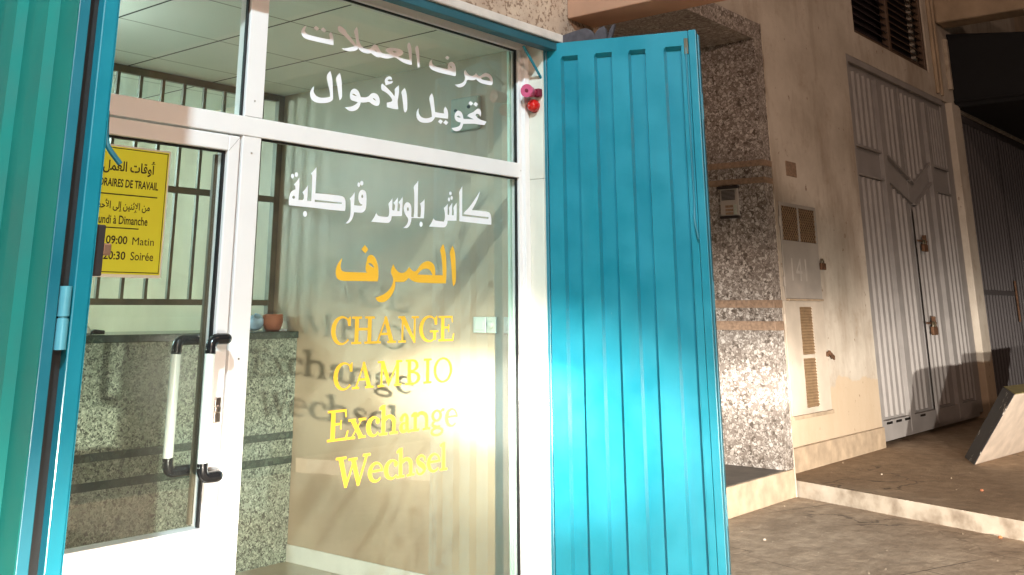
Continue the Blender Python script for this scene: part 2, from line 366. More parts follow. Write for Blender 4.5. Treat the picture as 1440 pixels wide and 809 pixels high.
# ------------------------------------------------------------------ the shop building
XS, ZC = 3.92, 2.636
shop = thing('shop_building', (2.5, 3.0, 0), 'exchange shop building with pitted pinkish front above its teal framed window', 'building')
MB().box(-3, 4.27, 2.82, 3.05, 2.662, 6.5).build('upper_wall', M['render_pink'], shop)
MB().box(-3, 3.925, 2.800, 2.90, 2.617, 2.660).build('edging_strip', M['strip_pale'], shop, bevel=.006)
MB().box(3.842, 4.27, 2.885, 3.06, 0, 2.66).box(3.93, 4.27, 3.06, 5.6, 0, 2.66).build('pier', M['plaster'], shop)
MB().box(3.838, 3.90, 2.87, 3.04, .02, 1.955).box(3.838, 3.90, 2.87, 3.04, 1.957, 2.615).build('window_reveal', M['tile_reveal'], shop)
MB().box(-3, 1.16, 2.85, 3.1, 0, 2.616).build('pier', M['plaster'], shop)
MB().quad((XS, 3.0, .06), (XS, 8.2, .06), (XS, 8.2, ZC), (XS, 3.0, ZC)).build('side_wall', M['room_side'], shop, solid=.004)
MB().box(XS-.012, XS-.003, 3.03, 4.69, .06, .145).build('baseboard', M['baseboard'], shop, bevel=.003)
MB().quad((.9, 7.6, .06), (XS, 7.6, .06), (XS, 7.6, ZC), (.9, 7.6, ZC)).build('back_wall', M['room_wall'], shop)
MB().quad((.9, 3.1, .06), (.9, 7.6, .06), (.9, 7.6, ZC), (.9, 3.1, ZC)).build('side_wall', M['room_wall'], shop)
MB().box(.85, 3.95, 3.05, 8.2, ZC, ZC+.05).build('ceiling', M['ceiling'], shop)

# shop front of white aluminium, glazed
front = thing('shopfront', (2.5, 3.0, .06), 'white aluminium shopfront with large lettered window and a glazed door at left', 'shopfront')
F0, F1 = 2.968, 3.032
mb = MB()
mb.box(2.187, 2.268, F0, F1, .06, 1.960).box(2.187, 2.268, F0, F1, 2.029, 2.584)
mb.box(1.16, 3.776, F0-.002, F1+.002, 1.960, 2.029)
mb.box(1.16, 3.837, F0-.001, F1+.001, 2.584, 2.634)
mb.box(3.776, 3.800, F0, F1, .06, 2.584).box(3.800, 3.837, F0-.018, F1, .06, 2.584)
mb.box(1.16, 1.235, F0, F1, .06, 1.960).box(1.16, 1.235, F0, F1, 2.029, 2.584)
mb.box(2.268, 3.776, F0-.001, F1+.001, .06, .135)
mb.build('frame', M['white_alu'], front, bevel=.003)
def gasket(x0, x1, z0, z1, w=.007, y0=2.980, y1=2.992):
    g = MB(); g.box(x0, x1, y0, y1, z1-w, z1).box(x1-w, x1, y0, y1, z0, z1-w).box(x0, x0+w*.5, y0, y1, z0, z1-w)
    g.build('gasket', M['rubber'], front)
def pane(x0, x1, z0, z1, parent, label=None):
    o = MB().box(x0, x1, 2.997, 3.003, z0, z1).build('pane', M['glass'], parent)
    if label: o['label'] = label
    return o
gasket(1.235, 2.187, 2.029, 2.584); gasket(2.268, 3.776, 2.029, 2.584); gasket(2.268, 3.776, .135, 1.960)
pane(1.235, 2.187, 2.029, 2.584, front, 'bare glass light above the door')
top_pane = pane(2.268, 3.776, 2.029, 2.584, front, 'upper window pane with two lines of white Arabic lettering')
big_pane = pane(2.268, 3.776, .135, 1.960, front, 'large window pane with white and yellow lettering')
MB().box(3.752, 3.768, 3.006, 3.020, .14, 1.955).box(3.752, 3.768, 3.006, 3.020, 2.034, 2.578).build('glazing_bead', M['glass_edge'], front)
# door leaf
door = MB()
D0, D1 = 2.962, 3.026
door.box(1.245, 1.297, D0, D1, .075, 1.952).box(2.124, 2.172, D0, D1, .075, 1.952)
door.box(1.297, 2.124, D0, D1, 1.897, 1.952).box(1.297, 2.124, D0, D1, .075, .691)
door = door.build('door', M['white_alu'], front, bevel=.004)
MB().box(2.020, 2.036, D0-.006, D0-.001, .10, .62).build('kick_plate_trim', M['white_alu'], door, bevel=.002)
pane(1.297, 2.124, .691, 1.897, door)
g = MB(); mt = .0007
g.prism([(2.125, D0-.0004, 1.897), (2.125+mt*2, D0-.0004, 1.897), (2.171, D0-.0004, 1.951-mt*2), (2.171, D0-.0004, 1.951)], (0, .0003, 0))
g.build('mitre_joint', M['iron'], door)
for zz in (1.958, 2.0305): MB().box(2.189, 2.266, F0-.0024, F0-.0021, zz, zz+.0009).build('frame_joint', M['iron'], front)
for xx, zz in ((2.2275, 1.90), (2.2275, 2.09), (2.2275, 1.2), (3.788, 1.995)): MB().lathe((xx, F0-.0001, zz), (0, -1, 0), [(0, .0038), (.0012, .0034), (.0013, .001)], 10).build('screw_head', M['chrome'], front)
g = MB(); g.box(1.297, 2.124, 2.978, 2.992, 1.890, 1.897).box(2.117, 2.124, 2.978, 2.992, .691, 1.890); g.build('gasket', M['rubber'], door)
MB().box(2.100, 2.114, 3.005, 3.018, .70, 1.885).build('glazing_bead', M['iron'], door)
MB().box(2.174, 2.186, 2.99, 3.01, .07, 1.955).build('gasket', M['rubber'], door)  # black strip put in for the dark gap between door and mullion
def handle(y_door, y_out, xm, xt, z0, z1, nm):
    # mount on the stile, elbow sideways, grip hanging in front of the glass
    def elbow(z, s):
        return smooth_path([(xm, y_door, z), (xm-.001, y_door+(y_out-y_door)*.7, z), (xm-.008, y_out, z), (xm-.035, y_out, z),
                            (xt+.016, y_out, z-s*.002), (xt+.003, y_out, z-s*.016), (xt, y_out, z-s*.045)], 7)
    MB().tube([(xt, y_out, z0+.030), (xt, y_out, z1-.030)], .0165, 16).build('handle_grip', M['tube'], door, smooth=True)
    MB().tube(elbow(z1, 1), .0175, 14).build('handle_elbow', M['black'], door, smooth=True); MB().tube(elbow(z0, -1), .0175, 14).build('handle_elbow', M['black'], door, smooth=True)
handle(2.962, 2.905, 2.133, 2.066, .850, 1.268, 'o')
handle(3.026, 3.090, 2.150, 2.062, .850, 1.262, 'i')
MB().lathe((2.149, 2.963, 1.045), (0, -1, 0), [(0, .014), (.008, .013), (.009, .008)]).box(2.136, 2.162, 2.957, 2.963, 1.005, 1.082).build('door_lock', M['chrome'], door, bevel=.004)

# ---- lettering cut from vinyl, on the outer face of the panes
YL = [2.9966]
def film(mb, loops, place):
    P3 = [[place(p) for p in lp] for lp in loops]
    flat = [Vector((q.x, q.z, 0)) for lp in P3 for q in lp]
    tris = tessellate_polygon([[Vector((q.x, q.z, 0)) for q in lp] for lp in P3])
    YL[0] -= .00002; b = len(mb.v)
    mb.v += [Vector((q.x, YL[0], q.y)) for q in flat]
    for a, c, d in tris:
        A, C, D = flat[a], flat[c], flat[d]
        if (C-A).cross(D-A).z < 0: c, d = d, c
        mb.f.append((b+a, b+c, b+d))
def chaikin(P, it=2):
    # rounds a traced outline but keeps its sharp corners
    P = [Vector((p[0], p[1])) for p in P]
    for _ in range(it):
        Q = []; n = len(P)
        for i in range(n):
            a, b, c = P[i-1], P[i], P[(i+1) % n]; u, w = b-a, c-b
            if u.length > 1e-6 and w.length > 1e-6 and u.angle(w) > R_(62): Q.append(b)
            else: Q += [b.lerp(a, .25), b.lerp(c, .25)]
        P = Q
    return [(p.x, p.y) for p in P]
def ell(cx, cy, rx, ry, n=16): return [(cx+rx*math.cos(2*math.pi*k/n), cy+ry*math.sin(2*math.pi*k/n)) for k in range(n)]
def traced(parent, mat, label, offx, offy, s, shapes):
    mb = MB(); YL[0] = 2.9966
    for sh in shapes:
        sh = sh if isinstance(sh[0], list) else [sh]
        film(mb, [chaikin(lp) for lp in sh], lambda p: onY(offx+p[0]/s, offy+p[1]/s, 2.9966))
    o = mb.build('lettering', mat, parent); o['label'] = label
def sh(L, dx, dy): return [(x+dx, y+dy) for x, y in L]
B = (1258, 180)
traced(top_pane, M['vinyl_white'], 'white Arabic lettering, upper line', 410, 20, 8.9875, [
 [(185,145),(150,165),(128,200),(122,235),(135,275),(165,305),(210,325),(530,395),(530,280),(497,225),(470,255),(488,310),(470,322),(250,270),(200,255),(175,230),(165,200),(186,160)],
 [(310,146),(350,185),(320,214),(276,180)], [(400,168),(442,208),(412,234),(366,195)],
 [(585,160),(610,145),(650,170),(690,210),(690,228),(760,310),(818,398),(846,432),(825,455),(790,468),(740,472),(690,465),(630,437),(680,432),(740,422),(795,406),(740,350),(670,275),(600,225),(583,195)],
 [[(783,215),(825,160),(838,200),(845,290),(855,350),(885,410),(930,438),(990,438),(1010,420),(1030,390),(1055,378),(1085,400),(1110,440),(1125,475),(1150,495),(1200,505),(1245,502),(1195,470),(1188,455),(1210,430),(1250,425),(1330,432),(1390,450),(1412,480),(1405,510),(1380,530),(1345,535),(1368,548),(1418,565),(1493,580),(1473,450),(1458,395),(1486,352),(1508,395),(1520,480),(1520,645),(1463,632),(1408,612),(1368,585),(1318,548),(1290,545),(1260,555),(1200,565),(1150,555),(1120,540),(1100,550),(1070,540),(1030,515),(1005,490),(975,500),(930,495),(890,480),(860,455),(846,432),(820,398),(818,360),(805,270)],
  [(1043,448),(1062,455),(1085,480),(1060,472)], [(1275,466),(1300,463),(1332,478),(1310,488),(1285,482)]],
 sh([(330,212),(345,240),(358,340),(360,490),(335,500),(330,420),(315,310),(298,250)], *B),
 [sh([(525,388),(500,402),(480,440),(478,470),(490,500),(520,527),(600,557),(700,582),(812,605),(820,590),(818,500),(803,452),(778,425),(748,422),(722,448),(713,485),(716,515),(690,512),(620,497),(560,482),(530,462),(515,435),(515,410)], *B), sh([(738,482),(760,478),(775,497),(750,499)], *B)],
 sh([(708,346),(737,372),(715,402),(681,372)], *B),
 [sh([(935,522),(955,555),(985,590),(1020,602),(1050,592),(1075,565),(1090,590),(1112,606),(1135,597),(1165,573),(1200,562),(1245,578),(1278,620),(1287,670),(1280,710),(1265,722),(1200,710),(1130,690),(1095,665),(1072,640),(1055,655),(1010,658),(970,650),(955,660),(945,700),(920,730),(880,748),(840,745),(803,712),(850,708),(900,690),(930,660),(938,620),(915,565)], *B), sh([(1135,628),(1170,612),(1210,610),(1245,632),(1258,665),(1200,660),(1150,648)], *B)],
])
D_ = (1123.4, 179.75)
traced(top_pane, M['vinyl_white'], 'white Arabic lettering, second line', 425, 90, 8.9875, [
 [(150,280),(120,310),(98,360),(100,410),(120,455),(165,485),(230,498),(300,495),(350,482),(385,460),(390,430),(385,250),(378,170),(355,88),(305,145),(320,230),(345,330),(355,415),(300,428),(230,428),(180,410),(150,370),(142,325)],
 [(475,115),(490,160),(500,250),(507,435),(470,460),(455,370),(440,260),(422,172)],
 [[(600,400),(610,345),(640,315),(670,312),(705,335),(725,375),(740,420),(800,425),(840,410),(870,375),(905,365),(945,380),(970,415),(983,470),(975,515),(950,535),(910,525),(870,500),(845,478),(800,490),(740,488),(725,540),(695,580),(640,600),(590,595),(537,550),(600,545),(660,525),(705,485),(650,470),(610,455)], [(628,385),(650,375),(692,404),(662,403)], [(888,435),(910,433),(937,468),(908,455)]],
 [(1010,248),(1050,280),(1100,330),(1145,380),(1165,412),(1172,370),(1165,315),(1220,272),(1225,340),(1215,420),(1203,475),(1215,575),(1160,572),(1070,547),(1068,490),(1130,478),(1140,458),(1120,420),(1080,375),(1030,345),(1000,330),(995,275)],
 [(1040,215),(1055,180),(1085,158),(1115,158),(1135,180),(1130,205),(1110,195),(1085,198),(1078,212),(1100,224),(1147,215),(1140,245),(1090,260),(1055,272),(1048,240)],
 [(1295,305),(1315,350),(1325,430),(1330,590),(1300,615),(1283,600),(1275,500),(1262,400),(1248,350)],
 sh([(350,378),(325,410),(318,460),(325,510),(355,548),(400,565),(460,567),(510,555),(540,525),(555,492),(600,500),(718,514),(722,450),(710,395),(683,358),(662,405),(670,448),(600,440),(555,428),(545,330),(535,240),(515,190),(478,240),(495,330),(512,430),(515,490),(470,508),(420,510),(375,490),(350,450),(345,410)], *D_),
 sh([(620,520),(654,545),(630,582),(590,550)], *D_), sh([(688,531),(722,560),(695,594),(658,562)], *D_),
 [sh([(800,500),(805,450),(830,415),(855,410),(885,425),(905,465),(915,515),(980,518),(1045,522),(1000,498),(960,480),(985,450),(1040,430),(1075,395),(1105,382),(1130,400),(1140,450),(1130,490),(1110,455),(1080,450),(1065,470),(1100,510),(1140,530),(1205,550),(1180,595),(1100,585),(1040,575),(980,577),(910,578),(900,620),(875,658),(830,675),(790,662),(762,632),(830,620),(870,600),(880,562),(850,555),(820,540)], *D_), sh([(828,485),(850,473),(882,496),(855,502)], *D_)],
 sh([(1000,290),(1037,318),(1010,350),(976,318)], *D_), sh([(1065,300),(1100,328),(1075,362),(1038,332)], *D_),
])
traced(big_pane, M['vinyl_white'], 'white Kufic style shop name in Arabic, right of the last word', 510, 240, 7.579, [
 [(90,545),(120,505),(145,450),(160,480),(180,488),(265,497),(280,480),(285,430),(278,375),(272,355),(300,320),(318,295),(316,350),(315,420),(335,428),(345,400),(345,365),(328,345),(355,315),(375,287),(373,360),(368,430),(392,432),(398,395),(398,360),(383,340),(405,310),(427,282),(425,370),(418,485),(310,487),(305,525),(285,555),(260,560)],
 [[(440,430),(438,380),(455,345),(480,335),(510,355),(520,400),(518,495),(545,495),(550,430),(552,230),(540,175),(570,140),(592,108),(590,200),(585,495),(615,498),(622,440),(622,385),(612,350),(640,330),(660,305),(660,400),(652,510),(520,505),(515,550),(500,590),(475,615),(432,612),(470,580),(485,540),(485,510),(460,480)], ell(482,412,11,20)],
 ell(622,572,17,28),
 [(708,597),(735,555),(755,510),(770,535),(865,545),(875,520),(878,470),(870,420),(863,400),(890,375),(908,355),(905,420),(905,470),(920,475),(925,430),(918,395),(940,365),(955,345),(953,420),(950,475),(970,478),(972,430),(965,395),(985,365),(1002,345),(1002,430),(1000,535),(905,535),(900,570),(885,600),(860,608)],
 ell(935,243,14,20), ell(920,308,12,22), ell(948,293,12,22),
 [(1025,235),(1045,195),(1062,165),(1060,260),(1060,485),(1340,516),(1340,495),(1230,485),(1075,465),(1085,440),(1130,400),(1180,330),(1215,275),(1250,220),(1240,260),(1215,330),(1175,405),(1165,422),(1250,430),(1340,440),(1362,460),(1372,520),(1370,578),(1200,560),(1030,540),(1030,400),(1032,260)],
])
traced(big_pane, M['vinyl_white'], 'white Kufic style last word of the shop name in Arabic', 395, 225, 8.0875, [
 [[(90,515),(90,450),(100,395),(120,355),(165,335),(165,300),(148,280),(185,240),(210,200),(212,280),(205,370),(200,455),(250,458),(262,440),(262,395),(245,370),(285,325),(307,290),(305,360),(298,465),(345,470),(350,400),(355,280),(358,180),(342,155),(380,115),(405,82),(402,200),(392,380),(550,393),(690,410),(720,425),(735,465),(735,545),(728,582),(560,568),(390,545),(240,532)], ell(145,425,16,18), [(385,452),(695,487),(692,503),(385,477)]],
 ell(132,185,19,28), ell(176,168,19,28), ell(275,615,23,34),
 [[(840,368),(838,440),(832,515),(900,525),(925,520),(928,508),(905,500),(885,470),(880,410),(890,365),(915,340),(945,342),(970,370),(975,450),(970,540),(955,580),(925,602),(880,600),(832,595),(825,640),(800,695),(765,725),(735,722),(775,680),(790,630),(795,540),(795,470),(783,440),(812,410)], ell(925,415,11,20)],
 ell(886,283,15,26), ell(920,265,19,28),
])
traced(big_pane, M['vinyl_yellow'], 'yellow Arabic lettering', 460, 330, 7.2, [
 [[(155,235),(110,290),(85,360),(88,420),(110,455),(150,470),(300,470),(510,475),(520,440),(520,350),(505,270),(475,215),(440,202),(410,220),(400,270),(388,330),(392,375),(410,385),(300,382),(180,380),(145,365),(135,320),(145,270)], [(416,290),(440,288),(467,310),(477,338),(435,317)]],
 [(382,106),(417,148),(388,192),(346,150)],
 [[(670,300),(690,345),(725,385),(770,390),(805,370),(830,328),(870,375),(905,370),(940,310),(990,272),(1040,268),(1080,300),(1095,340),(1095,412),(1170,412),(1165,300),(1155,200),(1140,155),(1175,95),(1192,150),(1205,220),(1210,400),(1202,495),(1050,492),(880,485),(825,438),(790,478),(740,482),(690,478),(690,530),(670,590),(620,660),(565,690),(510,680),(490,640),(580,605),(640,550),(668,485),(670,440),(638,375)], [(915,405),(950,360),(1000,342),(1040,355),(1068,410)]],
 [(1270,112),(1290,160),(1300,230),(1307,480),(1280,525),(1268,500),(1262,380),(1250,240),(1240,180)],
])
# Latin lines: a bracketless serif alphabet drawn in unit boxes (w wide, h tall)
def stroke(P, Wd, n=6):
    Q = smooth_path([(x, y, w) for (x, y), w in zip(P, Wd)], n); L, Rr = [], []
    for i, q in enumerate(Q):
        tg = (Q[min(i+1, len(Q)-1)]-Q[max(i-1, 0)]); tg.z = 0; tg.normalize(); nn = Vector((-tg.y, tg.x))
        L.append((q.x+nn.x*q.z/2, q.y+nn.y*q.z/2)); Rr.append((q.x-nn.x*q.z/2, q.y-nn.y*q.z/2))
    return L+Rr[::-1]
def rect(x0, x1, y0, y1): return [(x0, y0), (x1, y0), (x1, y1), (x0, y1)]
def arc(cx, cy, rx, ry, a0, a1, n=22): return [(cx+rx*math.cos(R_(a0+(a1-a0)*k/n)), cy+ry*math.sin(R_(a0+(a1-a0)*k/n))) for k in range(n+1)]
def serif(cx, y, ln, th, tp=1): return rect(cx-ln/2, cx+ln/2, y, y+th*tp)
def glyph(c, w, h):
    t = .20*h if c.islower() else .20*h; n = .078*h; x = .66*h; o = []
    sr = n*1.05
    if c in 'Cc':
        H = h if c == 'C' else x; t2 = t*1.05
        o.append(arc(w*.53, H/2, w*.53, H*.52, 48, 318)+arc(w*.53+t2*.28, H/2, w*.53-t2*.78, H*.52-n, 318, 48))
        if c == 'C': o.append([(w*.86, H*.66), (w*.99, H*.66), (w*.99, H*1.0), (w*.93, H*1.0), (w*.80, H*.88)])
        else: o.append(ell(w*.83, H*.76, t*.50, t*.50, 14))
    elif c == 'G':
        o.append(arc(w*.5, h/2, w*.5, h*.52, 48, 318)+arc(w*.5+t*.28, h/2, w*.5-t*.78, h*.52-n, 318, 48))
        o.append([(w*.80, h*.66), (w*.93, h*.66), (w*.93, h), (w*.87, h), (w*.76, h*.88)])
        o.append(rect(w*.72, w*.72+t*.9, h*.06, h*.44)); o.append(rect(w*.55, w*1.0, h*.44-n, h*.44))
    elif c in 'Oo':
        o.append([arc(w/2, h/2, w/2, h*.52, 0, 360)[:-1], arc(w/2, h/2, w/2-t*.82, h*.52-n, 0, 360)[:-1]])
    elif c == 'H':
        for cx in (w*.22, w*.78):
            o.append(rect(cx-t/2, cx+t/2, 0, h)); o.append(serif(cx, 0, w*.43, sr)); o.append(serif(cx, h-sr, w*.43, sr))
        o.append(rect(w*.22, w*.78, h*.49, h*.49+n*1.2))
    elif c == 'A':
        o.append([(w*.10, 0), (w*.10+n*1.2, 0), (w*.52, h*.86), (w*.50, h)])
        o.append([(w*.46, h), (w*.56, h), (w*.92, 0), (w*.92-t*1.18, 0), (w*.44, h*.86)])
        o.append(rect(w*.25, w*.70, h*.30, h*.30+n*1.1)); o.append(serif(w*.14, 0, w*.34, sr)); o.append(serif(w*.81, 0, w*.40, sr))
    elif c == 'N':
        o.append(rect(w*.17, w*.17+n*1.3, 0, h)); o.append(rect(w*.83-n*1.3, w*.83, h*.05, h))
        o.append([(w*.10, h), (w*.10+t*1.25, h), (w*.83, h*.06), (w*.83, -h*.02), (w*.76, -h*.02), (w*.12, h*.90)])
        o.append(serif(w*.2, 0, w*.36, sr)); o.append(serif(w*.81, h-sr, w*.36, sr)); o.append(rect(0, w*.2, h-sr, h))
    elif c == 'M':
        o.append(rect(w*.13, w*.13+n*1.3, 0, h)); o.append(rect(w*.88-t*.9, w*.88, 0, h))
        o.append([(w*.10, h), (w*.10+t*1.1, h), (w*.52, h*.22), (w*.47, h*.02), (w*.44, h*.02)])
        o.append([(w*.47, h*.02), (w*.52, h*.14), (w*.88, h), (w*.80, h), (w*.45, h*.10)])
        o.append(serif(w*.15, 0, w*.27, sr)); o.append(serif(w*.84, 0, w*.30, sr)); o.append(rect(0, w*.2, h-sr, h)); o.append(rect(w*.78, w*1.0, h-sr, h))
    elif c == 'B':
        o.append(rect(w*.14, w*.14+t, 0, h)); o.append(rect(0, w*.4, 0, sr)); o.append(rect(0, w*.4, h-sr, h))
        o.append([(w*.3, h)]+arc(w*.45, h*.755, w*.42, h*.245, 90, -90)+[(w*.3, h*.51), (w*.3, h*.51+n)]+arc(w*.45, h*.755, w*.42-t*.9, h*.245-n, -90, 90)+[(w*.3, h-n)])
        o.append([(w*.3, h*.53)]+arc(w*.48, h*.265, w*.52, h*.265, 90, -90)+[(w*.3, 0), (w*.3, n)]+arc(w*.48, h*.265, w*.52-t*.95, h*.265-n, -90, 90)+[(w*.3, h*.53-n)])
    elif c == 'E':
        o.append(rect(w*.16, w*.16+t, 0, h)); o.append(rect(0, w*.9, 0, sr)); o.append(rect(0, w*.88, h-sr, h)); o.append(rect(w*.2, w*.66, h*.5, h*.5+n))
        o.append([(w*.78, h), (w*.88, h), (w*.90, h*.74), (w*.84, h*.74)]); o.append([(w*.82, 0), (w*.93, 0), (w*1.0, h*.30), (w*.93, h*.30)]); o.append(rect(w*.60, w*.67, h*.36, h*.66))
    elif c == 'I':
        o.append(rect(w/2-t/2, w/2+t/2, 0, h)); o.append(rect(0, w, 0, sr)); o.append(rect(0, w, h-sr, h))
    elif c == 'W':
        t2 = t*1.12
        o.append([(w*.06, h), (w*.06+t2, h), (w*.36, h*.10), (w*.32, -h*.02), (w*.27, -h*.02)]); o.append([(w*.27, -h*.02), (w*.33, -h*.02), (w*.54, h*.80), (w*.51, h*.9)])
        o.append([(w*.42, h*.92), (w*.42+t2, h*.92), (w*.72, h*.10), (w*.68, -h*.02), (w*.63, -h*.02)]); o.append([(w*.63, -h*.02), (w*.69, -h*.02), (w*.94, h), (w*.87, h)])
        o.append(rect(0, w*.30, h-sr, h)); o.append(rect(w*.36, w*.62, h*.92-sr, h*.92)); o.append(rect(w*.78, w*1.0, h-sr, h))
    elif c == 'x':
        o.append([(w*.08, x), (w*.08+t*1.1, x), (w*.92, 0), (w*.92-t*1.1, 0)]); o.append([(w*.14, 0), (w*.22, 0), (w*.84, x), (w*.76, x)])
        for cx, y in ((w*.2, 0), (w*.8, 0), (w*.22, x-sr), (w*.8, x-sr)): o.append(serif(cx, y, w*.42, sr))
    elif c in 'hnl':
        H = x if c == 'n' else h*1.02; sx = w*.18 if c != 'l' else w*.5
        o.append(rect(sx-t*.46, sx+t*.46, 0, H)); o.append([(sx-t*.46, H), (sx-t*1.1, H-sr), (sx-t*1.1, H-sr*2), (sx, H-sr*2)])
        o.append(serif(sx, 0, t*2.1, sr))
        if c != 'l':
            o.append(rect(w*.80-t*.46, w*.80+t*.46, 0, x*.66)); o.append(serif(w*.80, 0, t*2.1, sr))
            o.append(arc(w*.52, x*.62, w*.28+t*.46, x*.40, 0, 150)+arc(w*.50, x*.62, w*.28-t*.46, x*.40-n*1.6, 150, 0))
    elif c == 'a':
        o.append(rect(w*.60-t*.46, w*.60+t*.46, x*.1, x*.7)); o.append(arc(w*.42, x*.70, w*.18+t*.46, x*.31, 0, 165)+arc(w*.42, x*.70, w*.18-t*.40, x*.31-n*1.3, 165, 0))
        o.append(ell(w*.20, x*.72, t*.5, t*.45, 12)); o.append([arc(w*.38, x*.27, w*.34, x*.29, 0, 360)[:-1], arc(w*.42, x*.29, w*.34-t*.85, x*.29-n*1.2, 0, 360)[:-1]])
        o.append(stroke([(w*.62, x*.2), (w*.74, x*.04), (w*.98, x*.10)], [t*.8, t*.5, n*.7]))
    elif c == 'g':
        o.append([arc(w*.45, x*.69, w*.38, x*.33, 0, 360)[:-1], arc(w*.45, x*.69, w*.38-t*.82, x*.33-n, 0, 360)[:-1]])
        o.append([arc(w*.48, -x*.16, w*.46, x*.26, 0, 360)[:-1], arc(w*.48, -x*.16, w*.46-t*.7, x*.26-n*1.2, 0, 360)[:-1]])
        o.append(stroke([(w*.30, x*.40), (w*.14, x*.24), (w*.34, x*.10), (w*.7, x*.06)], [n, t*.6, t*.6, t*.6])); o.append(stroke([(w*.74, x*.9), (w*.86, x*.98), (w*1.0, x*.94)], [n, n*1.3, t*.6]))
    elif c == 'e':
        o.append(arc(w*.5, x/2, w*.5, x*.52, 0, 318)+arc(w*.5+t*.25, x/2, w*.5-t*.75, x*.52-n, 318, 0)); o.append(rect(w*.18, w*.97, x*.50, x*.50+n))
    elif c == 's':
        o.append(stroke([(w*.86, x*.74), (w*.70, x*.94), (w*.42, x*.97), (w*.20, x*.80), (w*.34, x*.60), (w*.68, x*.42), (w*.82, x*.22), (w*.58, x*.03), (w*.28, x*.05), (w*.12, x*.27)], [n, n, n*1.1, t*.75, t*.95, t*.95, t*.75, n*1.1, n, n]))
        o.append([(w*.80, x*.66), (w*.90, x*.66), (w*.88, x*.96)]); o.append([(w*.08, x*.34), (w*.18, x*.34), (w*.10, x*.02)])
    return o
def latin(parent, label, offx, offy, s, baseL, baseR, capL, letters):
    """letters: (char, left px, right px) in the crop; baseline and cap height from the plane of the pane"""
    mb = MB(); YL[0] = 2.9966
    bl = onY(offx+baseL[0]/s, offy+baseL[1]/s, 2.9966); br = onY(offx+baseR[0]/s, offy+baseR[1]/s, 2.9966)
    zc = onY(offx+capL[0]/s, offy+capL[1]/s, 2.9966).z; z0 = (bl.z+br.z)/2; h = zc-z0
    for ch, a, b in letters:
        def X(px):
            f = (px-baseL[0])/(baseR[0]-baseL[0]); return onY(offx+px/s, offy+(baseL[1]+(baseR[1]-baseL[1])*f)/s, 2.9966).x
        xa, xb = X(a), X(b)
        for loops in glyph(ch, xb-xa, h):
            loops = loops if isinstance(loops[0], list) else [loops]
            film(mb, loops, lambda p: Vector((xa+p[0], 2.9966, z0+p[1])))
    o = mb.build('lettering', M['vinyl_yellow'], parent); o['label'] = label
latin(big_pane, 'yellow word CHANGE', 450, 430, 6.224, (100, 343), (1165, 310), (300, 95), [('C', 92, 265), ('H', 272, 474), ('A', 472, 662), ('N', 680, 864), ('G', 866, 1035), ('E', 1035, 1174)])
latin(big_pane, 'yellow word CAMBIO', 450, 430, 6.224, (120, 742), (1150, 668), (320, 495), [('C', 113, 280), ('A', 284, 466), ('M', 500, 714), ('B', 745, 876), ('I', 905, 974), ('O', 992, 1156)])
latin(big_pane, 'yellow word Exchange', 450, 540, 5.057, (50, 418), (960, 300), (120, 186), [('E', 48, 200), ('x', 196, 322), ('c', 325, 425), ('h', 426, 548), ('a', 557, 656), ('n', 652, 782), ('g', 782, 884), ('e', 886, 978)])
latin(big_pane, 'yellow word Wechsel', 450, 540, 5.057, (165, 745), (900, 605), (230, 510), [('W', 105, 352), ('e', 338, 447), ('c', 452, 555), ('h', 550, 668), ('s', 676, 757), ('e', 758, 856), ('l', 846, 910)])

# ---- sheet with the opening hours, on the door glass
sgn = thing('opening_hours_sign', (1.76, 2.99, 1.66), 'yellow opening hours sheet with black print stuck on the door glass', 'sign')
sx0, sx1, sz0, sz1 = 1.606, 1.912, 1.468, 1.866
MB().box(sx0-.006, sx1+.006, 2.9955, 2.9968, sz0-.010, sz1+.006).build('border', M['sign_white'], sgn)
MB().box(sx0, sx1, 2.9945, 2.9953, sz0, sz1).build('sheet', M['sign_yellow'], sgn)
g = MB(); w = .0025
g.box(sx0+.003, sx1-.003, 2.9938, 2.9943, sz1-.006, sz1-.006+w).box(sx0+.003, sx1-.003, 2.9938, 2.9943, sz0+.005, sz0+.005+w)
g.box(sx1-.006, sx1-.006+w, 2.9938, 2.9943, sz0+.0075, sz1-.0061).box(sx0+.004, sx0+.004+w, 2.9938, 2.9943, sz0+.0075, sz1-.0061)
g.box(1.640, 1.880, 2.9938, 2.9943, 1.713, 1.7165).box(1.688, 1.822, 2.9938, 2.9943, 1.6085, 1.612)
g.build('rule', M['ink'], sgn)
def textmesh(body, x0, x1, z0, h, y, mat, parent, bold=.0):
    cu = bpy.data.curves.new('print', 'FONT'); cu.body = body; cu.size = 1; cu.offset = bold; cu.resolution_u = 3
    to = bpy.data.objects.new('print', cu); COL.objects.link(to)
    dg = bpy.context.evaluated_depsgraph_get(); me = bpy.data.meshes.new_from_object(to.evaluated_get(dg))
    bpy.data.objects.remove(to); xs = [v.co.x for v in me.vertices]; zs = [v.co.y for v in me.vertices]
    if not xs: return None
    a, b, c, d = min(xs), max(xs), min(zs), max(zs); org = ORG[parent.name]
    for v in me.vertices:
        v.co = Vector((x0+(v.co.x-a)/(b-a)*(x1-x0), y, z0+(v.co.y-c)/(d-c)*h)) - org
    me.materials.clear(); me.materials.append(mat)
    o = bpy.data.objects.new('print', me); COL.objects.link(o); o.parent = parent; ORG[o.name] = org
    return o
ar = lambda *codes: ''.join(chr(c) if c else ' ' for c in codes)[::-1]
YT = 2.9940
textmesh(ar(0xFE83, 0xFEED, 0xFED7, 0xFE8E, 0xFE95, 0, 0xFE8D, 0xFEDF, 0xFECC, 0xFEE4, 0xFEDE), 1.678, 1.864, 1.779, .052, YT, M['ink'], sgn, .02)
textmesh('HORAIRES DE TRAVAIL', 1.652, 1.880, 1.738, .026, YT, M['ink'], sgn, .022)
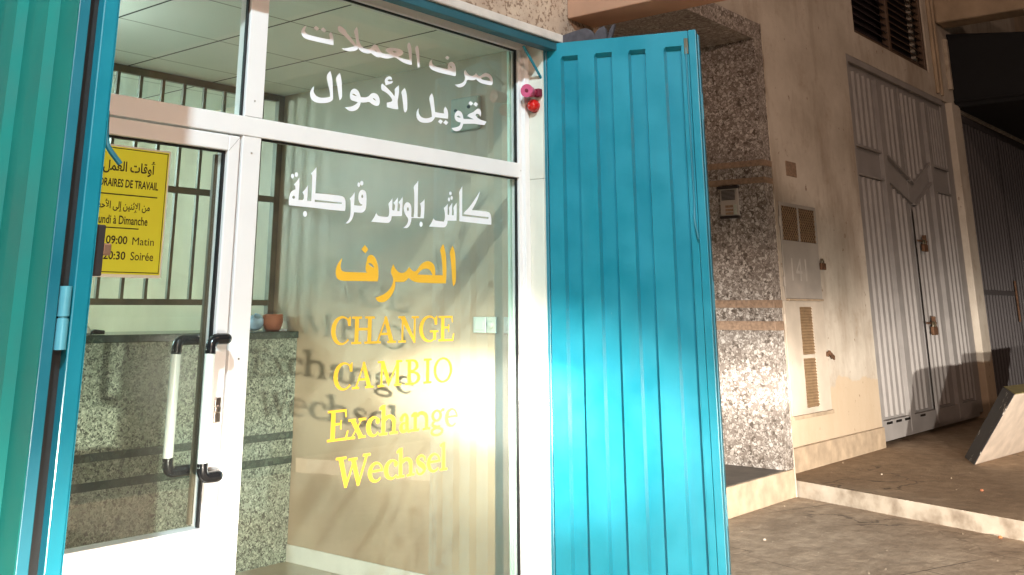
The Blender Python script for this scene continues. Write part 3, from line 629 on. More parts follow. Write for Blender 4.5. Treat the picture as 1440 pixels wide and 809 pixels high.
textmesh(ar(0xFEE3, 0xFEE6, 0, 0xFE8D, 0xFEF9, 0xFE9B, 0xFEE8, 0xFEF4, 0xFEE6, 0, 0xFE87, 0xFEDF, 0xFEF0, 0, 0xFE8D, 0xFEF7, 0xFEA3, 0xFEAA), 1.672, 1.856, 1.660, .038, YT, M['ink'], sgn, .02)
textmesh('Lundi à Dimanche', 1.668, 1.852, 1.622, .027, YT, M['ink'], sgn, .015)
textmesh('09:00', 1.712, 1.786, 1.560, .026, YT, M['ink'], sgn, .02)
textmesh('Matin', 1.804, 1.882, 1.560, .024, YT, M['ink'], sgn, .0)
textmesh('20:30', 1.708, 1.784, 1.512, .026, YT, M['ink'], sgn, .02)
textmesh('Soirée', 1.802, 1.884, 1.512, .026, YT, M['ink'], sgn, .006)

# ------------------------------------------------------------------ folding steel shutters
def rib_sheet(O, d, n, width, ribs, z0, z1, rz0, rz1, depth, wall=.014):
    """pressed sheet: O foot of the hinge line, d along the leaf, n the way the ribs go"""
    O, d, n = Vector(O), Vector(d).normalized(), Vector(n).normalized()
    ss = [0.0]
    for a, b in ribs: ss += [a, a+wall, b-wall, b]
    ss += [width]; zz = [z0, rz0, rz0+.014, rz1-.014, rz1, z1]
    V = []; F = []
    for z in zz:
        for s_ in ss:
            k = depth if (rz0+.01 < z < rz1-.01 and any(a+wall-.002 < s_ < b-wall+.002 for a, b in ribs)) else 0
            V.append(O+d*s_+n*k+Vector((0, 0, z-O.z)))
    m_ = len(ss)
    for i in range(len(zz)-1):
        for j in range(m_-1): F.append((i*m_+j, i*m_+j+1, (i+1)*m_+j+1, (i+1)*m_+j))
    return MB().add(V, F)
def leaf_frame(O, d, n, width, z0, z1, th, bar):
    O, d, n = Vector(O), Vector(d).normalized(), Vector(n).normalized(); z = Vector((0, 0, 1)); f = MB(); O = Vector((O.x, O.y, z0)); H = z1-z0
    f.obox(O, d*bar, n*th, z*H); f.obox(O+d*(width-bar), d*bar, n*th, z*H)
    f.obox(O+d*bar, d*(width-2*bar), n*th*.94, z*bar); f.obox(O+d*bar+z*(H-bar), d*(width-2*bar), n*th*.94, z*bar); return f
RIBS = [(.086, .172), (.252, .340), (.418, .502), (.588, .676)]
ZT, ZB, LW = 2.612, .07, .742
# right hand shutter, folded out past square
hR = Vector((3.86, 2.876, 0)); vd = ray(-3178, 460); vd.z = 0; dR = -vd.normalized(); nR = Vector((-dR.y, dR.x, 0)); nR = nR if nR.x > 0 else -nR   # nR: away from the viewer
rs = thing('folding_shutter', tuple(hR), 'teal ribbed steel shutter folded out at the right of the shop window', 'shutter', 'steel shutters of the shop')
O = hR+dR*.018
sheet = rib_sheet(O, dR, nR, LW-.018-.038, [(a-.018, b-.018) for a, b in RIBS], ZB, ZT, ZB+.07, ZT-.068, .030, .008).build('leaf', M['teal'], rs, solid=.002)
leaf_frame(O+nR*.002, dR, nR, LW-.018-.038, ZB, ZT-.001, .034, .035).build('leaf_frame', M['teal'], rs, bevel=.002)
MB().obox(hR+dR*(LW-.036)-nR*.004+Vector((0, 0, ZB)), dR*.036, nR*.042, Vector((0, 0, ZT-ZB+.002))).build('closing_stile', M['teal'], rs, bevel=.003)
MB().obox(hR-nR*.012+Vector((0, 0, ZB)), dR*.016, nR*.05, Vector((0, 0, ZT-ZB-.004))).build('hinge_stile', M['teal_dark'], rs, bevel=.002)
s7 = hR+dR*(LW-.048)-nR*.007
MB().tube([s7+Vector((0, 0, 1.78)), s7+Vector((0, 0, 2.53))], .0045, 8).build('bolt_rod', M['teal_dark'], rs, smooth=True)
MB().obox(s7-dR*.008-nR*.004+Vector((0, 0, 2.50)), dR*.018, nR*.010, Vector((0, 0, .075))).build('bolt_plate', M['iron'], rs, bevel=.002)
MB().tube(smooth_path([s7+Vector((0, 0, 1.80)), s7-nR*.01+Vector((0, 0, 1.74)), s7-nR*.012+dR*.012+Vector((0, 0, 1.66))], 4), .005, 8).build('bolt_handle', M['teal_dark'], rs, smooth=True)
# second leaf folded behind it
O2 = hR+dR*.03+nR*.075
rib_sheet(O2, dR, nR, LW-.026, RIBS, ZB, ZT-.01, ZB+.07, ZT-.078, -.024).build('leaf', M['teal_dark'], rs, solid=.002)
leaf_frame(O2+nR*.002, dR, -nR, LW-.026, ZB, ZT-.01, .034, .035).build('leaf_frame', M['teal_dark'], rs, bevel=.002)
for z in (.5, 1.36, 2.2):
    c = hR+dR*(LW-.004)+nR*.056+Vector((0, 0, z)); MB().lathe(c, (0, 0, 1), [(0, .011), (.058, .011), (.059, .008), (.061, .008), (.062, .011), (.12, .011)], 12).build('hinge', M['pale_metal'], rs, smooth=True)
# left hand shutter: two leaves folded together, seen from the outer face and the edges
yN = 2.13; XA = onY(60.5, 450, yN).x; a91 = R_(90.8); dN = Vector((math.cos(a91), -math.sin(a91), 0))
nearA = Vector((XA, yN, 0)); hL = nearA-dN*LW; nL = Vector((-1, 0, 0)); nL = (nL-dN*nL.dot(dN)).normalized()
ls = thing('folding_shutter', tuple(hL), 'greenish teal ribbed shutter folded in two left of the door, hinges between its leaves', 'shutter', 'steel shutters of the shop')
rib_sheet(hL, dN, nL, LW, [(LW-b, LW-a) for a, b in RIBS[::-1]], ZB, ZT+.3, ZB+.07, ZT+.23, .022, .012).build('leaf', M['teal_out'], ls, solid=.002)
TA = .027
leaf_frame(hL-nL*.002, dN, -nL, LW, ZB, ZT+.3, TA, .035).build('leaf_frame', M['teal_dark'], ls, bevel=.002)
OB = hL-nL*.057
leaf_frame(OB-nL*.004, dN, -nL, LW, ZB, ZT+.3, .037, .05).build('leaf_frame', M['teal'], ls, bevel=.003)
rib_sheet(OB-nL*.042, dN, nL, LW, RIBS, ZB, ZT+.3, ZB+.07, ZT+.23, .022).build('leaf', M['teal'], ls, solid=.002)
for zc in (1.345, .2, 2.35):
    c = nearA-nL*.0445-dN*.003
    MB().lathe(c+Vector((0, 0, zc-.066)), (0, 0, 1), [(0, .0125), (.063, .0125), (.064, .009), (.067, .009), (.068, .0125), (.130, .0125)], 14).build('hinge', M['pale_metal'], ls, smooth=True)
MB().obox(nearA-nL*.0292-dN*.055+Vector((0, 0, ZB)), dN*.030, -nL*.0314, Vector((0, 0, ZT-ZB+.3))).build('gap_shade_strip', M['rubber'], ls)  # black strip stands in for the deep shade between the folded leaves
xr = nearA-nL*.101-dN*.012
lk = MB().obox(xr+nL*.002-dN*.035+Vector((0, 0, 1.432)), dN*.034, -nL*.030, Vector((0, 0, .112))).build('lock', M['intercom_dark'], ls, bevel=.003)
MB().obox(xr-nL*.0285-dN*.03+Vector((0, 0, 1.478)), dN*.024, -nL*.020, Vector((0, 0, .026))).build('latch', M['brass'], lk, bevel=.003)
MB().tube(smooth_path([xr+Vector((0, 0, 1.80)), xr-nL*.004+Vector((0, 0, 1.745)), xr-nL*.012+Vector((0, 0, 1.718)), xr-nL*.045+Vector((0, 0, 1.683))], 6), .0065, 8).build('hook', M['teal_dark'], ls, smooth=True)
MB().obox(xr+nL*.002-dN*.04+Vector((0, 0, .80)), dN*.03, -nL*.012, Vector((0, 0, .05))).build('bolt_guide', M['teal_dark'], ls, bevel=.003)
MB().obox(xr+nL*.001-dN*.03+Vector((0, 0, 1.88)), dN*.02, -nL*.003, Vector((0, 0, .03))).build('bolt_guide', M['teal_dark'], ls, bevel=.002)
# steel surround of the opening
sf = thing('shutter_frame', (2.5, 2.86, 0), 'teal steel frame round the opening, a thin brace across its top right corner', 'shutter frame')
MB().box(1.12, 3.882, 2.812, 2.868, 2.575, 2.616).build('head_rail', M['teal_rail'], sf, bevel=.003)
MB().box(3.846, 3.880, 2.874, 2.884, .02, 2.574).build('jamb', M['teal_dark'], sf, bevel=.002)
b0, b1 = onX(735, 64, 3.836), onX(762, 113, 3.836)
p0, p1 = onY(736, 65, 2.862), onX(761, 110, 3.842)
MB().tube([p0, p1], .0065, 8).build('brace', M['teal'], sf, smooth=True)

# dark rags wedged above the right shutter
pl = hR+nR*.03
def onP(x, y, p, n):
    dd = ray(x, y); return CAM+dd*((p-CAM).dot(n)/dd.dot(n))
rag = MB()
for poly, dep in (([(764,60),(772,57),(785,52),(800,46),(815,41),(824,39),(832,43),(836,49),(838,58),(800,62)], .05), ([(835,58),(836,47),(841,40),(849,36),(852,42),(853,52),(851,57)], .045), ([(853,56),(856,43),(860,35),(865,33),(862,45),(859,56)], .03)):
    rag.prism([onP(x, y, pl, nR) for x, y in poly], nR*dep)
single('rag_bundle', rag, M['cloth'], 'dark grey rags wedged on top of the open right shutter', 'rags', bevel=.012, seg=3, smooth=False)

# siren with beacon on the reveal
si = thing('alarm_siren', (3.838, 2.93, 2.33), 'small pink alarm horn with a red beacon on the cream window reveal', 'alarm')
ax = (Vector((-1, -.22, -.03))).normalized(); hb = Vector((3.836, 2.915, 2.368))
MB().lathe(hb, ax, [(0, .012), (.012, .016), (.022, .021), (.075, .030), (.092, .032), (.093, .027), (.080, .024), (.074, .010), (.078, .006)], 22).build('horn', M['pink'], si, smooth=True)
MB().lathe(hb+ax*.0905, ax, [(-.004, .016), (0, .0165), (.002, .012), (.0025, .004)], 16).build('horn_throat', M['dark_pink'], si, smooth=True)
MB().box(3.808, 3.838, 2.868, 2.905, 2.345, 2.385).build('siren_bracket', M['dark_pink'], si, bevel=.006)
MB().lathe((3.838, 2.918, 2.306), (-1, -.35, -.05), [(-.004, .033), (.004, .033), (.006, .031)], 22).build('beacon_base', M['dark_pink'], si, smooth=True)
rb = Vector((3.834, 2.9166, 2.306)); ax2 = Vector((-1, -.35, -.05)).normalized()
MB().lathe(rb, ax2, [(0, .030), (.018, .031), (.032, .028), (.043, .019), (.048, .008), (.049, .001)], 22).build('beacon', M['red'], si, smooth=True)

# ------------------------------------------------------------------ inside: counter, grille and odds and ends
ct = thing('service_counter', (2.4, 4.95, .06), 'pale speckled granite counter with dark green top and two dark green bands', 'counter')
YC = 4.69
mb = MB(); mb.box(.95, XS-.005, YC, 5.35, .06, .550).box(.95, XS-.005, YC, 5.35, .589, .676).box(.95, XS-.005, YC, 5.35, .714, 1.206); mb.build('front_panel', M['granite_counter'], ct)
MB().box(.95, XS-.005, YC-.003, 5.35, .5505, .5885).build('stone_band', M['marble_dark'], ct); MB().box(.95, XS-.005, YC-.003, 5.35, .6765, .7135).build('stone_band', M['marble_dark'], ct)
MB().box(.95, XS-.004, YC-.012, 5.38, 1.206, 1.243).build('counter_top', M['marble_dark'], ct, bevel=.003)
gr = thing('teller_grille', (2.4, 4.93, 1.244), 'brown iron bar grille above the counter', 'grille')
yg0, yg1 = 4.915, 4.945
mb = MB(); mb.box(.95, XS-.006, yg0, yg1, 2.592, 2.633).box(.95, XS-.006, yg0, yg1, 1.980, 2.015).box(.95, XS-.006, yg0, yg1, 1.384, 1.416)
mb.box(XS-.050, XS-.007, yg0-.004, yg1+.004, 1.244, 2.630).box(2.715, 2.748, yg0+.002, yg1-.002, 1.244, 1.384); mb.build('grille_frame', M['iron'], gr, bevel=.002)
x = 2.796-.137*13
while x < XS-.08:
    MB().box(x-.009, x+.009, yg0+.006, yg1-.006, 1.416, 1.980).box(x-.009, x+.009, yg0+.006, yg1-.006, 2.015, 2.592).build('bar', M['iron'], gr); x += .137
ob = MB().lathe((3.822, 4.80, 1.244), (0, 0, 1), [(0, .036), (.012, .046), (.045, .058), (.078, .057), (.092, .054), (.090, .046), (.060, .046)], 24)
single('clay_pot', ob, M['terracotta'], 'round terracotta pot on the right end of the counter', 'pot', smooth=True)
bag = MB(); bv = []
for i in range(9):
    th = math.pi*i/8
    for k in range(14):
        ph = 2*math.pi*k/14; r_ = 1+.22*mnoise.noise(Vector((math.cos(ph)*2, math.sin(ph)*2, th*1.3)))
        bv.append((3.725+.055*math.sin(th)*math.cos(ph)*r_, 4.84+.05*math.sin(th)*math.sin(ph)*r_, 1.245+.045*(1-math.cos(th))*r_))
bag.add(bv, [(i*14+k, i*14+(k+1) % 14, (i+1)*14+(k+1) % 14, (i+1)*14+k) for i in range(8) for k in range(14)])
single('plastic_bag', bag, M['bag_blue'], 'crumpled pale blue plastic bag beside the terracotta pot', 'bag', smooth=True)
single('small_bottle', MB().lathe((2.665, 4.78, 1.244), (0, 0, 1), [(0, .026), (.008, .032), (.030, .030), (.042, .014), (.058, .008), (.060, .010), (.066, .010)], 18), M['switch'], 'small white bottle at the left end of the counter, beside the shutter', 'bottle', smooth=True)
single('stapler', MB().prism([(2.715, 4.80, 1.2445), (2.79, 4.80, 1.2445), (2.79, 4.80, 1.262), (2.74, 4.80, 1.268), (2.715, 4.80, 1.258)], (0, .03, 0)), M['black'], 'small black object on the counter beside the white bottle', 'desk item', bevel=.004)
single('paper_scrap', MB().prism([(3.868, 4.745, 1.2445), (3.895, 4.76, 1.2445), (3.888, 4.79, 1.2445), (3.866, 4.78, 1.2445)], (.004, 0, .010)), M['vinyl_white'], 'white scrap on the counter right of the terracotta pot', 'paper')
sw = thing('switch_plate', (XS, 3.25, 1.29), 'row of three pale switches low on the beige side wall', 'switches')
for i, (ya, yb) in enumerate(((3.365, 3.285), (3.280, 3.220), (3.175, 3.120))):
    p = MB().box(XS-.014, XS-.003, yb, ya, 1.252, 1.327).build('switch_cover', M['switch'], sw, bevel=.004)
    if i != 1: MB().box(XS-.019, XS-.0145, yb+.012, ya-.012, 1.266, 1.313).build('rocker', M['switch'], p, bevel=.003)
    else: MB().lathe((XS-.0145, (ya+yb)/2, 1.290), (-1, 0, 0), [(0, .017), (.012, .015), (.014, .010)], 16).build('dial', M['switch'], p, smooth=True)
wb = thing('wall_box', (XS, 3.42, 2.33), 'pale junction box high on the beige side wall behind the lettering', 'junction box')
MB().box(XS-.03, XS-.003, 3.325, 3.51, 2.252, 2.425).build('box_body', M['wall_box'], wb, bevel=.006)
MB().lathe((XS-.030, 3.475, 2.36), (-1, 0, 0), [(0, .009), (.006, .008)], 12).build('knob', M['black'], wb); MB().lathe((XS-.030, 3.385, 2.37), (-1, 0, 0), [(0, .009), (.006, .008)], 12).build('knob', M['black'], wb)

# ------------------------------------------------------------------ salmon beam over the shutter
bm_ = MB(); p = onY(797, 27, 2.82); q = onZ(1003, 3, p.z)
bm_.box(p.x, 4.212, -.6, 2.817, p.z, p.z+.42)
single('balcony_beam', bm_, M['salmon'], 'salmon concrete beam jutting from the shop front above the right shutter', 'beam', bevel=.006)

# ------------------------------------------------------------------ neighbouring entrance clad in terrazzo
YF = 3.556
XI, XO = 7.715, 7.866
en = thing('entrance_surround', (7.0, 3.6, 0), 'chipped terrazzo clad house entrance behind the open shutter', 'entrance')
mb = MB(); mb.box(XI, XO, YF, 5.2, .204, 3.700); mb.build('jamb', M['granite_wall'], en)
MB().box(4.275, XI, YF, 5.2, 3.545, 3.698).build('lintel', M['granite_wall'], en)
MB().box(4.275, 4.42, YF, 5.2, .0, 3.545).build('jamb', M['granite_wall'], en)
for z0, z1 in ((2.347, 2.395), (2.485, 2.535), (1.205, 1.275), (1.375, 1.435)):
    MB().box(XI-.006, XO+.003, YF-.006, 5.1, z0, z1).build('stone_band', M['granite_band'], en, bevel=.003)
MB().box(XO-.001, XO+.012, YF-.004, 3.735, .0, 3.71).build('cement_edge', M['riser'], en, bevel=.004)
MB().box(4.42, XI, 5.1, 5.2, .204, 3.545).build('back_wall', M['plaster_dark'], en)
dm = MB().box(5.4, 6.6, 5.05, 5.098, .204, 2.5).build('door', M['gate_dark'], en, bevel=.006)
MB().box(5.5, 5.96, 5.035, 5.052, .35, 2.35).box(6.04, 6.5, 5.035, 5.052, .35, 2.35).build('door_panel', M['louver'], dm, bevel=.006)
st = MB(); st.box(4.275, XO, YF-.0, 5.2, 0, .198)
st = st.build('doorstep', M['cement'], en, bevel=.008); MB().box(4.43, XI-.002, YF+.012, 5.09, .199, .2035).build('tread', M['slab_top'], st)
ic = thing('intercom', (XI, 3.87, 2.2), 'aluminium intercom panel with three buttons on the terrazzo jamb', 'intercom')
ia, ib = onX(1013, 267, XI), onX(1041, 303, XI)
y1_, y0_, zt_, zb_ = ia.y, ib.y, ia.z, ib.z
MB().box(XI-.020, XI-.001, y0_, y1_, zb_, zt_).build('panel', M['intercom'], ic, bevel=.004)
MB().box(XI-.040, XI-.001, y0_-.008, y1_+.010, zt_+.001, zt_+.022).build('hood', M['intercom_dark'], ic, bevel=.003); MB().box(XI-.028, XI-.001, y0_-.002, y1_+.004, zb_-.022, zb_-.001).build('sill', M['intercom_dark'], ic, bevel=.003)
w_ = y1_-y0_; h_ = zt_-zb_
g = MB()
for k in range(8): g.box(XI-.0225, XI-.0205, y0_+w_*.16, y0_+w_*.90, zt_-h_*(.06+.047*k)-.0055, zt_-h_*(.06+.047*k))
g.build('speaker_slots', M['intercom_dark'], ic)
for k in range(3):
    zz = zt_-h_*(.66+.13*k); MB().box(XI-.026, XI-.0205, y0_+w_*.10, y0_+w_*.26, zz-.011, zz+.011).build('button', M['switch'], ic, bevel=.002)
    MB().box(XI-.0225, XI-.0205, y0_+w_*.30, y0_+w_*.72, zz-.010, zz+.010).build('name_plate', M['granite_band'], ic)

# ------------------------------------------------------------------ cream wall with meter boxes, gates and louvre
YW = 3.736
hw = thing('plaster_house', (11, YW, 0), 'stained cream plaster house wall right of the terrazzo entrance', 'house')
GX0, GX1, GZ0, GZ1 = 10.285, 13.745, .155, 3.945
WX0, WX1, WZ0 = 10.61, 13.13, 4.242
w = MB(); D = YW+.25
w.box(XO, GX0, YW, D, 0, 6.8)                                    # left of the gate
w.box(GX0, 14.12, YW, D, GZ1, WZ0)                              # between gate and louvre
w.box(GX0, WX0, YW, D, WZ0, 6.8).box(WX1, 14.12, YW, D, WZ0, 6.8)
w.box(WX0, WX1, YW, D, 5.35, 6.8)
w.box(14.12, 18.2, YW, D, 3.9, 6.8)
w.box(4.28, XO, YW, D, 3.705, 6.8)
w.build('wall', M['plaster'], hw)
MB().box(GX1, 14.12, YW-.05, D-.02, .05, 3.944).build('pillar', M['plaster'], hw, bevel=.012)
MB().box(18.2, 24, YW, D, 0, 6.8).build('wall', M['plaster_dark'], hw)
MB().box(8.0, 10.27, YW-.028, YW-.0005, .0, .295).build('plinth', M['cement'], hw, bevel=.012)
MB().box(13.30, 13.36, YW-.045, YW-.0005, 4.0, 6.8).box(13.50, 13.56, YW-.03, YW-.0005, 4.0, 6.8).build('moulding', M['plaster_dark'], hw, bevel=.015)
lw = thing('louvre_window', (11.8, YW, WZ0), 'brown louvred window high in the cream wall above the gate', 'window')
MB().box(WX0, WX0+.06, YW+.02, YW+.10, WZ0, 5.35).box(WX1-.07, WX1, YW+.02, YW+.10, WZ0, 5.35).box(11.78, 11.86, YW+.02, YW+.10, WZ0, 5.35).box(WX0+.06, 11.78, YW+.025, YW+.095, WZ0, WZ0+.05).box(11.86, WX1-.07, YW+.025, YW+.095, WZ0, WZ0+.05).build('window_frame', M['louver'], lw, bevel=.006)
for a, b, m in ((WX0+.06, 11.78, 'louver_dark'), (11.86, WX1-.07, 'louver')):
    s_ = MB(); z = WZ0+.07
    while z < 5.3: s_.obox((a, YW+.03, z), (b-a, 0, 0), (0, .06, .05), (0, .006, -.008)); z += .085
    s_.build('slats', M[m], lw)
MB().quad((WX0, YW+.2, WZ0), (WX1, YW+.2, WZ0), (WX1, YW+.2, 5.35), (WX0, YW+.2, 5.35)).build('dark_backing', M['louver_dark'], lw)
# meter boxes
def hinge_pin(x, y, z, par, m): MB().lathe((x, y, z), (0, 0, 1), [(0, .012), (.08, .012)], 10).build('hinge', m, par, smooth=True)
ux0, ux1, uz0, uz1 = 8.335, 9.10, 1.452, 2.256
ub = thing('meter_box', (8.7, YW, 1.85), 'grey steel meter box door with a wire mesh window, upper of the two', 'meter box', 'meter boxes in the cream wall')
MB().box(ux0, ux1, YW-.012, YW-.002, uz0, 1.935).build('box_door', M['steel_box'], ub, bevel=.004)
f = MB(); f.box(ux0, ux0+.03, YW-.016, YW-.003, 1.936, uz1).box(ux1-.03, ux1, YW-.016, YW-.003, 1.936, uz1).box(ux0+.03, ux1-.03, YW-.016, YW-.003, uz1-.03, uz1).box(ux0+.36, ux0+.385, YW-.016, YW-.003, 1.936, uz1-.03).build('window_frame', M['steel_box'], ub, bevel=.003)
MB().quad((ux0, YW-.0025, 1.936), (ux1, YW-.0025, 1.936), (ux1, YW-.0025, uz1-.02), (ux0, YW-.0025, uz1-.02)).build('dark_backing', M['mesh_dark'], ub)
ms_ = MB()
for sgn_ in (1, -1):
    k = -.36
    while k < .80:
        a = Vector((ux0+k, YW-.008-.001*sgn_, 1.94)); b = a+Vector((.29, 0, .29))
        if sgn_ < 0: a, b = Vector((ux0+k, a.y, 2.228)), Vector((ux0+k+.29, a.y, 1.94))
        # clip to the window
        def cl(p, q):
            x0c, x1c = ux0+.03, ux1-.03; dx = q.x-p.x; t0 = max(0, (x0c-p.x)/dx); t1 = min(1, (x1c-p.x)/dx)
            return (p.lerp(q, t0), p.lerp(q, t1)) if t1 > t0 else None
        c = cl(a, b)
        if c: ms_.tube(c, .0035, 5)
        k += .045
ms_.build('wire_mesh', M['mesh_wire'], ub)
textmesh('141', ux0+.15, ux0+.46, 1.60, .19, YW-.0135, M['chalk'], ub, 0)
MB().box(ux0+.02, ux1-.02, YW-.03, YW-.002, 1.434, 1.451).build('ledge', M['cement'], ub, bevel=.003)
hinge_pin(ux0-.012, YW-.012, 2.05, ub, M['steel_box']); hinge_pin(ux0-.012, YW-.012, 1.55, ub, M['steel_box'])
lb = thing('meter_box', (8.7, YW, .98), 'off white steel meter box door with two tall slots, lower of the two', 'meter box', 'meter boxes in the cream wall')
lx0, lx1, lz0, lz1 = 8.285, 9.09, .53, 1.432
sl0, sl1 = onY(1125, 470, YW).x, onY(1143, 470, YW).x
d = MB(); sA, sB, sC, sD = .575, .965, .995, 1.385
d.box(lx0, sl0, YW-.014, YW-.002, lz0, lz1).box(sl1, lx1, YW-.014, YW-.002, lz0, lz1)
d.box(sl0, sl1, YW-.014, YW-.002, lz0, sA).box(sl0, sl1, YW-.014, YW-.002, sB, sC).box(sl0, sl1, YW-.014, YW-.002, sD, lz1).build('box_door', M['steel_box_low'], lb)
for a, b in ((sA, sB), (sC, sD)):
    g = MB(); g.quad((sl0, YW-.003, a), (sl1, YW-.003, a), (sl1, YW-.003, b), (sl0, YW-.003, b)); z = a+.012
    while z < b-.01: g.obox((sl0, YW-.013, z), (sl1-sl0, 0, 0), (0, .009, .010), (0, .002, -.003)); z += .024
    g.build('vent_slats', M['mesh_wire'], lb)
MB().box(lx0-.02, lx1+.01, YW-.03, YW-.002, lz0-.03, lz0-.001).build('ledge', M['cement'], lb, bevel=.004)
hd = MB().obox((lx1-.02, YW-.05, .985), (.10, 0, -.05), (0, .02, 0), (0, 0, .035)).box(lx1-.03, lx1+.0, YW-.034, YW-.0145, .965, 1.005); hd.build('latch', M['rust'], lb, bevel=.004)
hinge_pin(lx0-.012, YW-.012, .65, lb, M['steel_box_low']); hinge_pin(lx0-.012, YW-.012, 1.25, lb, M['steel_box_low'])
single('wall_patch', MB().box(8.555, 8.775, YW-.006, YW-.0006, 2.50, 2.632), M['granite_band'], 'small brown square plate on the cream wall above the meter boxes', 'plate', bevel=.003)
def padlock(x, y, z, s, label, withbolt=True):
    t_ = thing('padlock', (x, y, z), label, 'padlock')
    MB().box(x-.06*s, x+.06*s, y-.03*s, y+.0*s, z-.075*s, z-.005*s).build('lock_body', M['rust'], t_, bevel=.008*s)
    MB().tube(smooth_path([(x-.028*s, y-.015*s, z-.02*s), (x-.028*s, y-.015*s, z+.015*s), (x, y-.015*s, z+.034*s), (x+.028*s, y-.015*s, z+.015*s), (x+.028*s, y-.015*s, z-.02*s)], 5), .0085*s, 8).build('shackle', M['iron'], t_, smooth=True)
padlock(9.135, YW-.012, 1.77, .85, 'rusty padlock on the right edge of the upper meter box')

# main gate
YG = YW+.05
gt = thing('steel_gate', (12.0, YG, GZ0), 'tall grey ribbed steel gate with a V shaped plate across its top half', 'gate')
def slats(mb, x0, x1, z0f, z1f, step=.152, wd=.086, dep=.023, y=YG):
    x = x0+(step-wd)/2
    while x+wd <= x1+.001:
        a, b = x, x+wd; e = .014
        z0a, z0b, z1a, z1b = z0f(a), z0f(b), z1f(a), z1f(b)
        P = [(a, y, z0a), (a+e, y-dep, z0a), (b-e, y-dep, z0b), (b, y, z0b), (a, y, z1a), (a+e, y-dep, z1a), (b-e, y-dep, z1b), (b, y, z1b)]
        mb.add(P, [(0, 1, 5, 4), (1, 2, 6, 5), (2, 3, 7, 6), (4, 5, 6, 7), (3, 2, 1, 0)]); x += step
C_ = lambda v: (lambda x: v)
def vdn(x): return 3.0-(x-11.25)*.295 if x < 12.08 else 2.755+(x-12.08)*.45       # upper edge of the V
def vlo(x): return 2.70-(x-11.25)*.255 if x < 12.05 else 2.497+(x-12.05)*.47
leafA = MB(); leafA.box(GX0+.001, 11.95, YG, YG+.03, GZ0+.03, GZ1-.001)
slats(leafA, 10.34, 11.10, C_(3.02), C_(3.80)); slats(leafA, 10.34, 11.10, C_(.36), C_(2.68))
slats(leafA, 11.24, 11.94, lambda x: vdn(x)+.02, C_(3.80)); slats(leafA, 11.24, 11.94, C_(.36), lambda x: vlo(x)-.02)
leafA = leafA.build('gate_leaf', M['gate'], gt)
leafB = MB(); leafB.box(11.975, GX1-.001, YG, YG+.03, GZ0+.03, GZ1-.001)
slats(leafB, 12.0, 12.72, lambda x: vdn(x)+.02, C_(3.80)); slats(leafB, 12.0, 12.72, C_(.36), lambda x: vlo(x)-.02)
slats(leafB, 12.88, 13.50, C_(3.06), C_(3.80), .10, .03, .012); slats(leafB, 12.88, 13.50, C_(.36), C_(2.72))
leafB = leafB.build('gate_leaf', M['gate'], gt)
fr_ = MB(); y0, y1 = YG-.05, YG-.001
fr_.box(GX0+.002, GX0+.05, y0, y1, GZ0, GZ1-.002).box(GX1-.23, GX1-.002, y0+.03, y1, GZ0+.03, GZ1-.002).box(GX0+.05, GX1-.23, y0, y1, GZ1-.075, GZ1-.002)
fr_.box(11.105, 11.225, y0-.002, y1, GZ0+.03, 3.80).box(12.735, 12.86, y0-.002, y1, GZ0+.03, 3.80)
fr_.box(GX0+.05, 11.104, y0+.01, y1, 2.985, 3.012).box(GX0+.05, 11.104, y0+.01, y1, 2.688, 2.712)
fr_.box(12.862, 13.50, y0+.01, y1, 3.03, 3.055).box(12.862, 13.50, y0+.01, y1, 2.725, 2.75)
for x0, x1 in ((11.226, 11.948), (11.978, 12.734)):
    for fn in (vdn, vlo):
        xs = [x0, 12.08 if x0 < 12.08 < x1 else (x0+x1)/2, x1]
        for a, b in zip(xs[:-1], xs[1:]): fr_.obox((a, y0+.005, fn(a)-.012), (b-a, 0, fn(b)-fn(a)), (0, .044, 0), (0, 0, .026))
fr_.box(11.93, 11.995, y0-.012, y0+.015, GZ0+.04, 2.46)
fr_.build('gate_frame', M['gate'], gt, bevel=.003)
MB().box(GX0+.05, 13.50, YG-.046, YG-.001, GZ0+.0, .335).build('bottom_rail', M['gate'], gt, bevel=.004)
for x in (10.42, 10.68, 10.93, 11.40): MB().box(x, x+.16, YG-.0485, YG-.0465, .30, .322).build('drain_slot', M['black'], gt)
for z in (2.10, 1.22): MB().tube([(11.86, YG-.075, z), (12.16, YG-.075, z)], .012, 8).box(12.10, 12.125, YG-.09, YG-.05, z-.07, z+.07).build('bolt', M['rust'], gt, bevel=.002)
padlock(11.985, YG-.085, 2.07, 1.15, 'rusty padlock on the upper bolt of the grey gate')
padlock(11.985, YG-.085, 1.19, 1.25, 'rusty padlock on the lower bolt of the grey gate')
# second gate, darker, beyond the pillar
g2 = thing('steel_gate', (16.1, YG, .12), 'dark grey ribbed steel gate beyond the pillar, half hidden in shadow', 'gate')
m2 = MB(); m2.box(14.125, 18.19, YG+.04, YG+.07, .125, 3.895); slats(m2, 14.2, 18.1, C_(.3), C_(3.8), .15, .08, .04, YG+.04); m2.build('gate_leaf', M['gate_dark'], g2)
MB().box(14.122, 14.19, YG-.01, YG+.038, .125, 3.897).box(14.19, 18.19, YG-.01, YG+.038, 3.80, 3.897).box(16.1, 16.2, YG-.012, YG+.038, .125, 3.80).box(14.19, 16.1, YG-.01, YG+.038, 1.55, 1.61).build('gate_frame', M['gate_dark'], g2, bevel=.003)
MB().tube([(16.0, YG-.03, 1.2), (16.0, YG-.03, 1.75)], .015, 8).build('handle', M['rust'], g2)
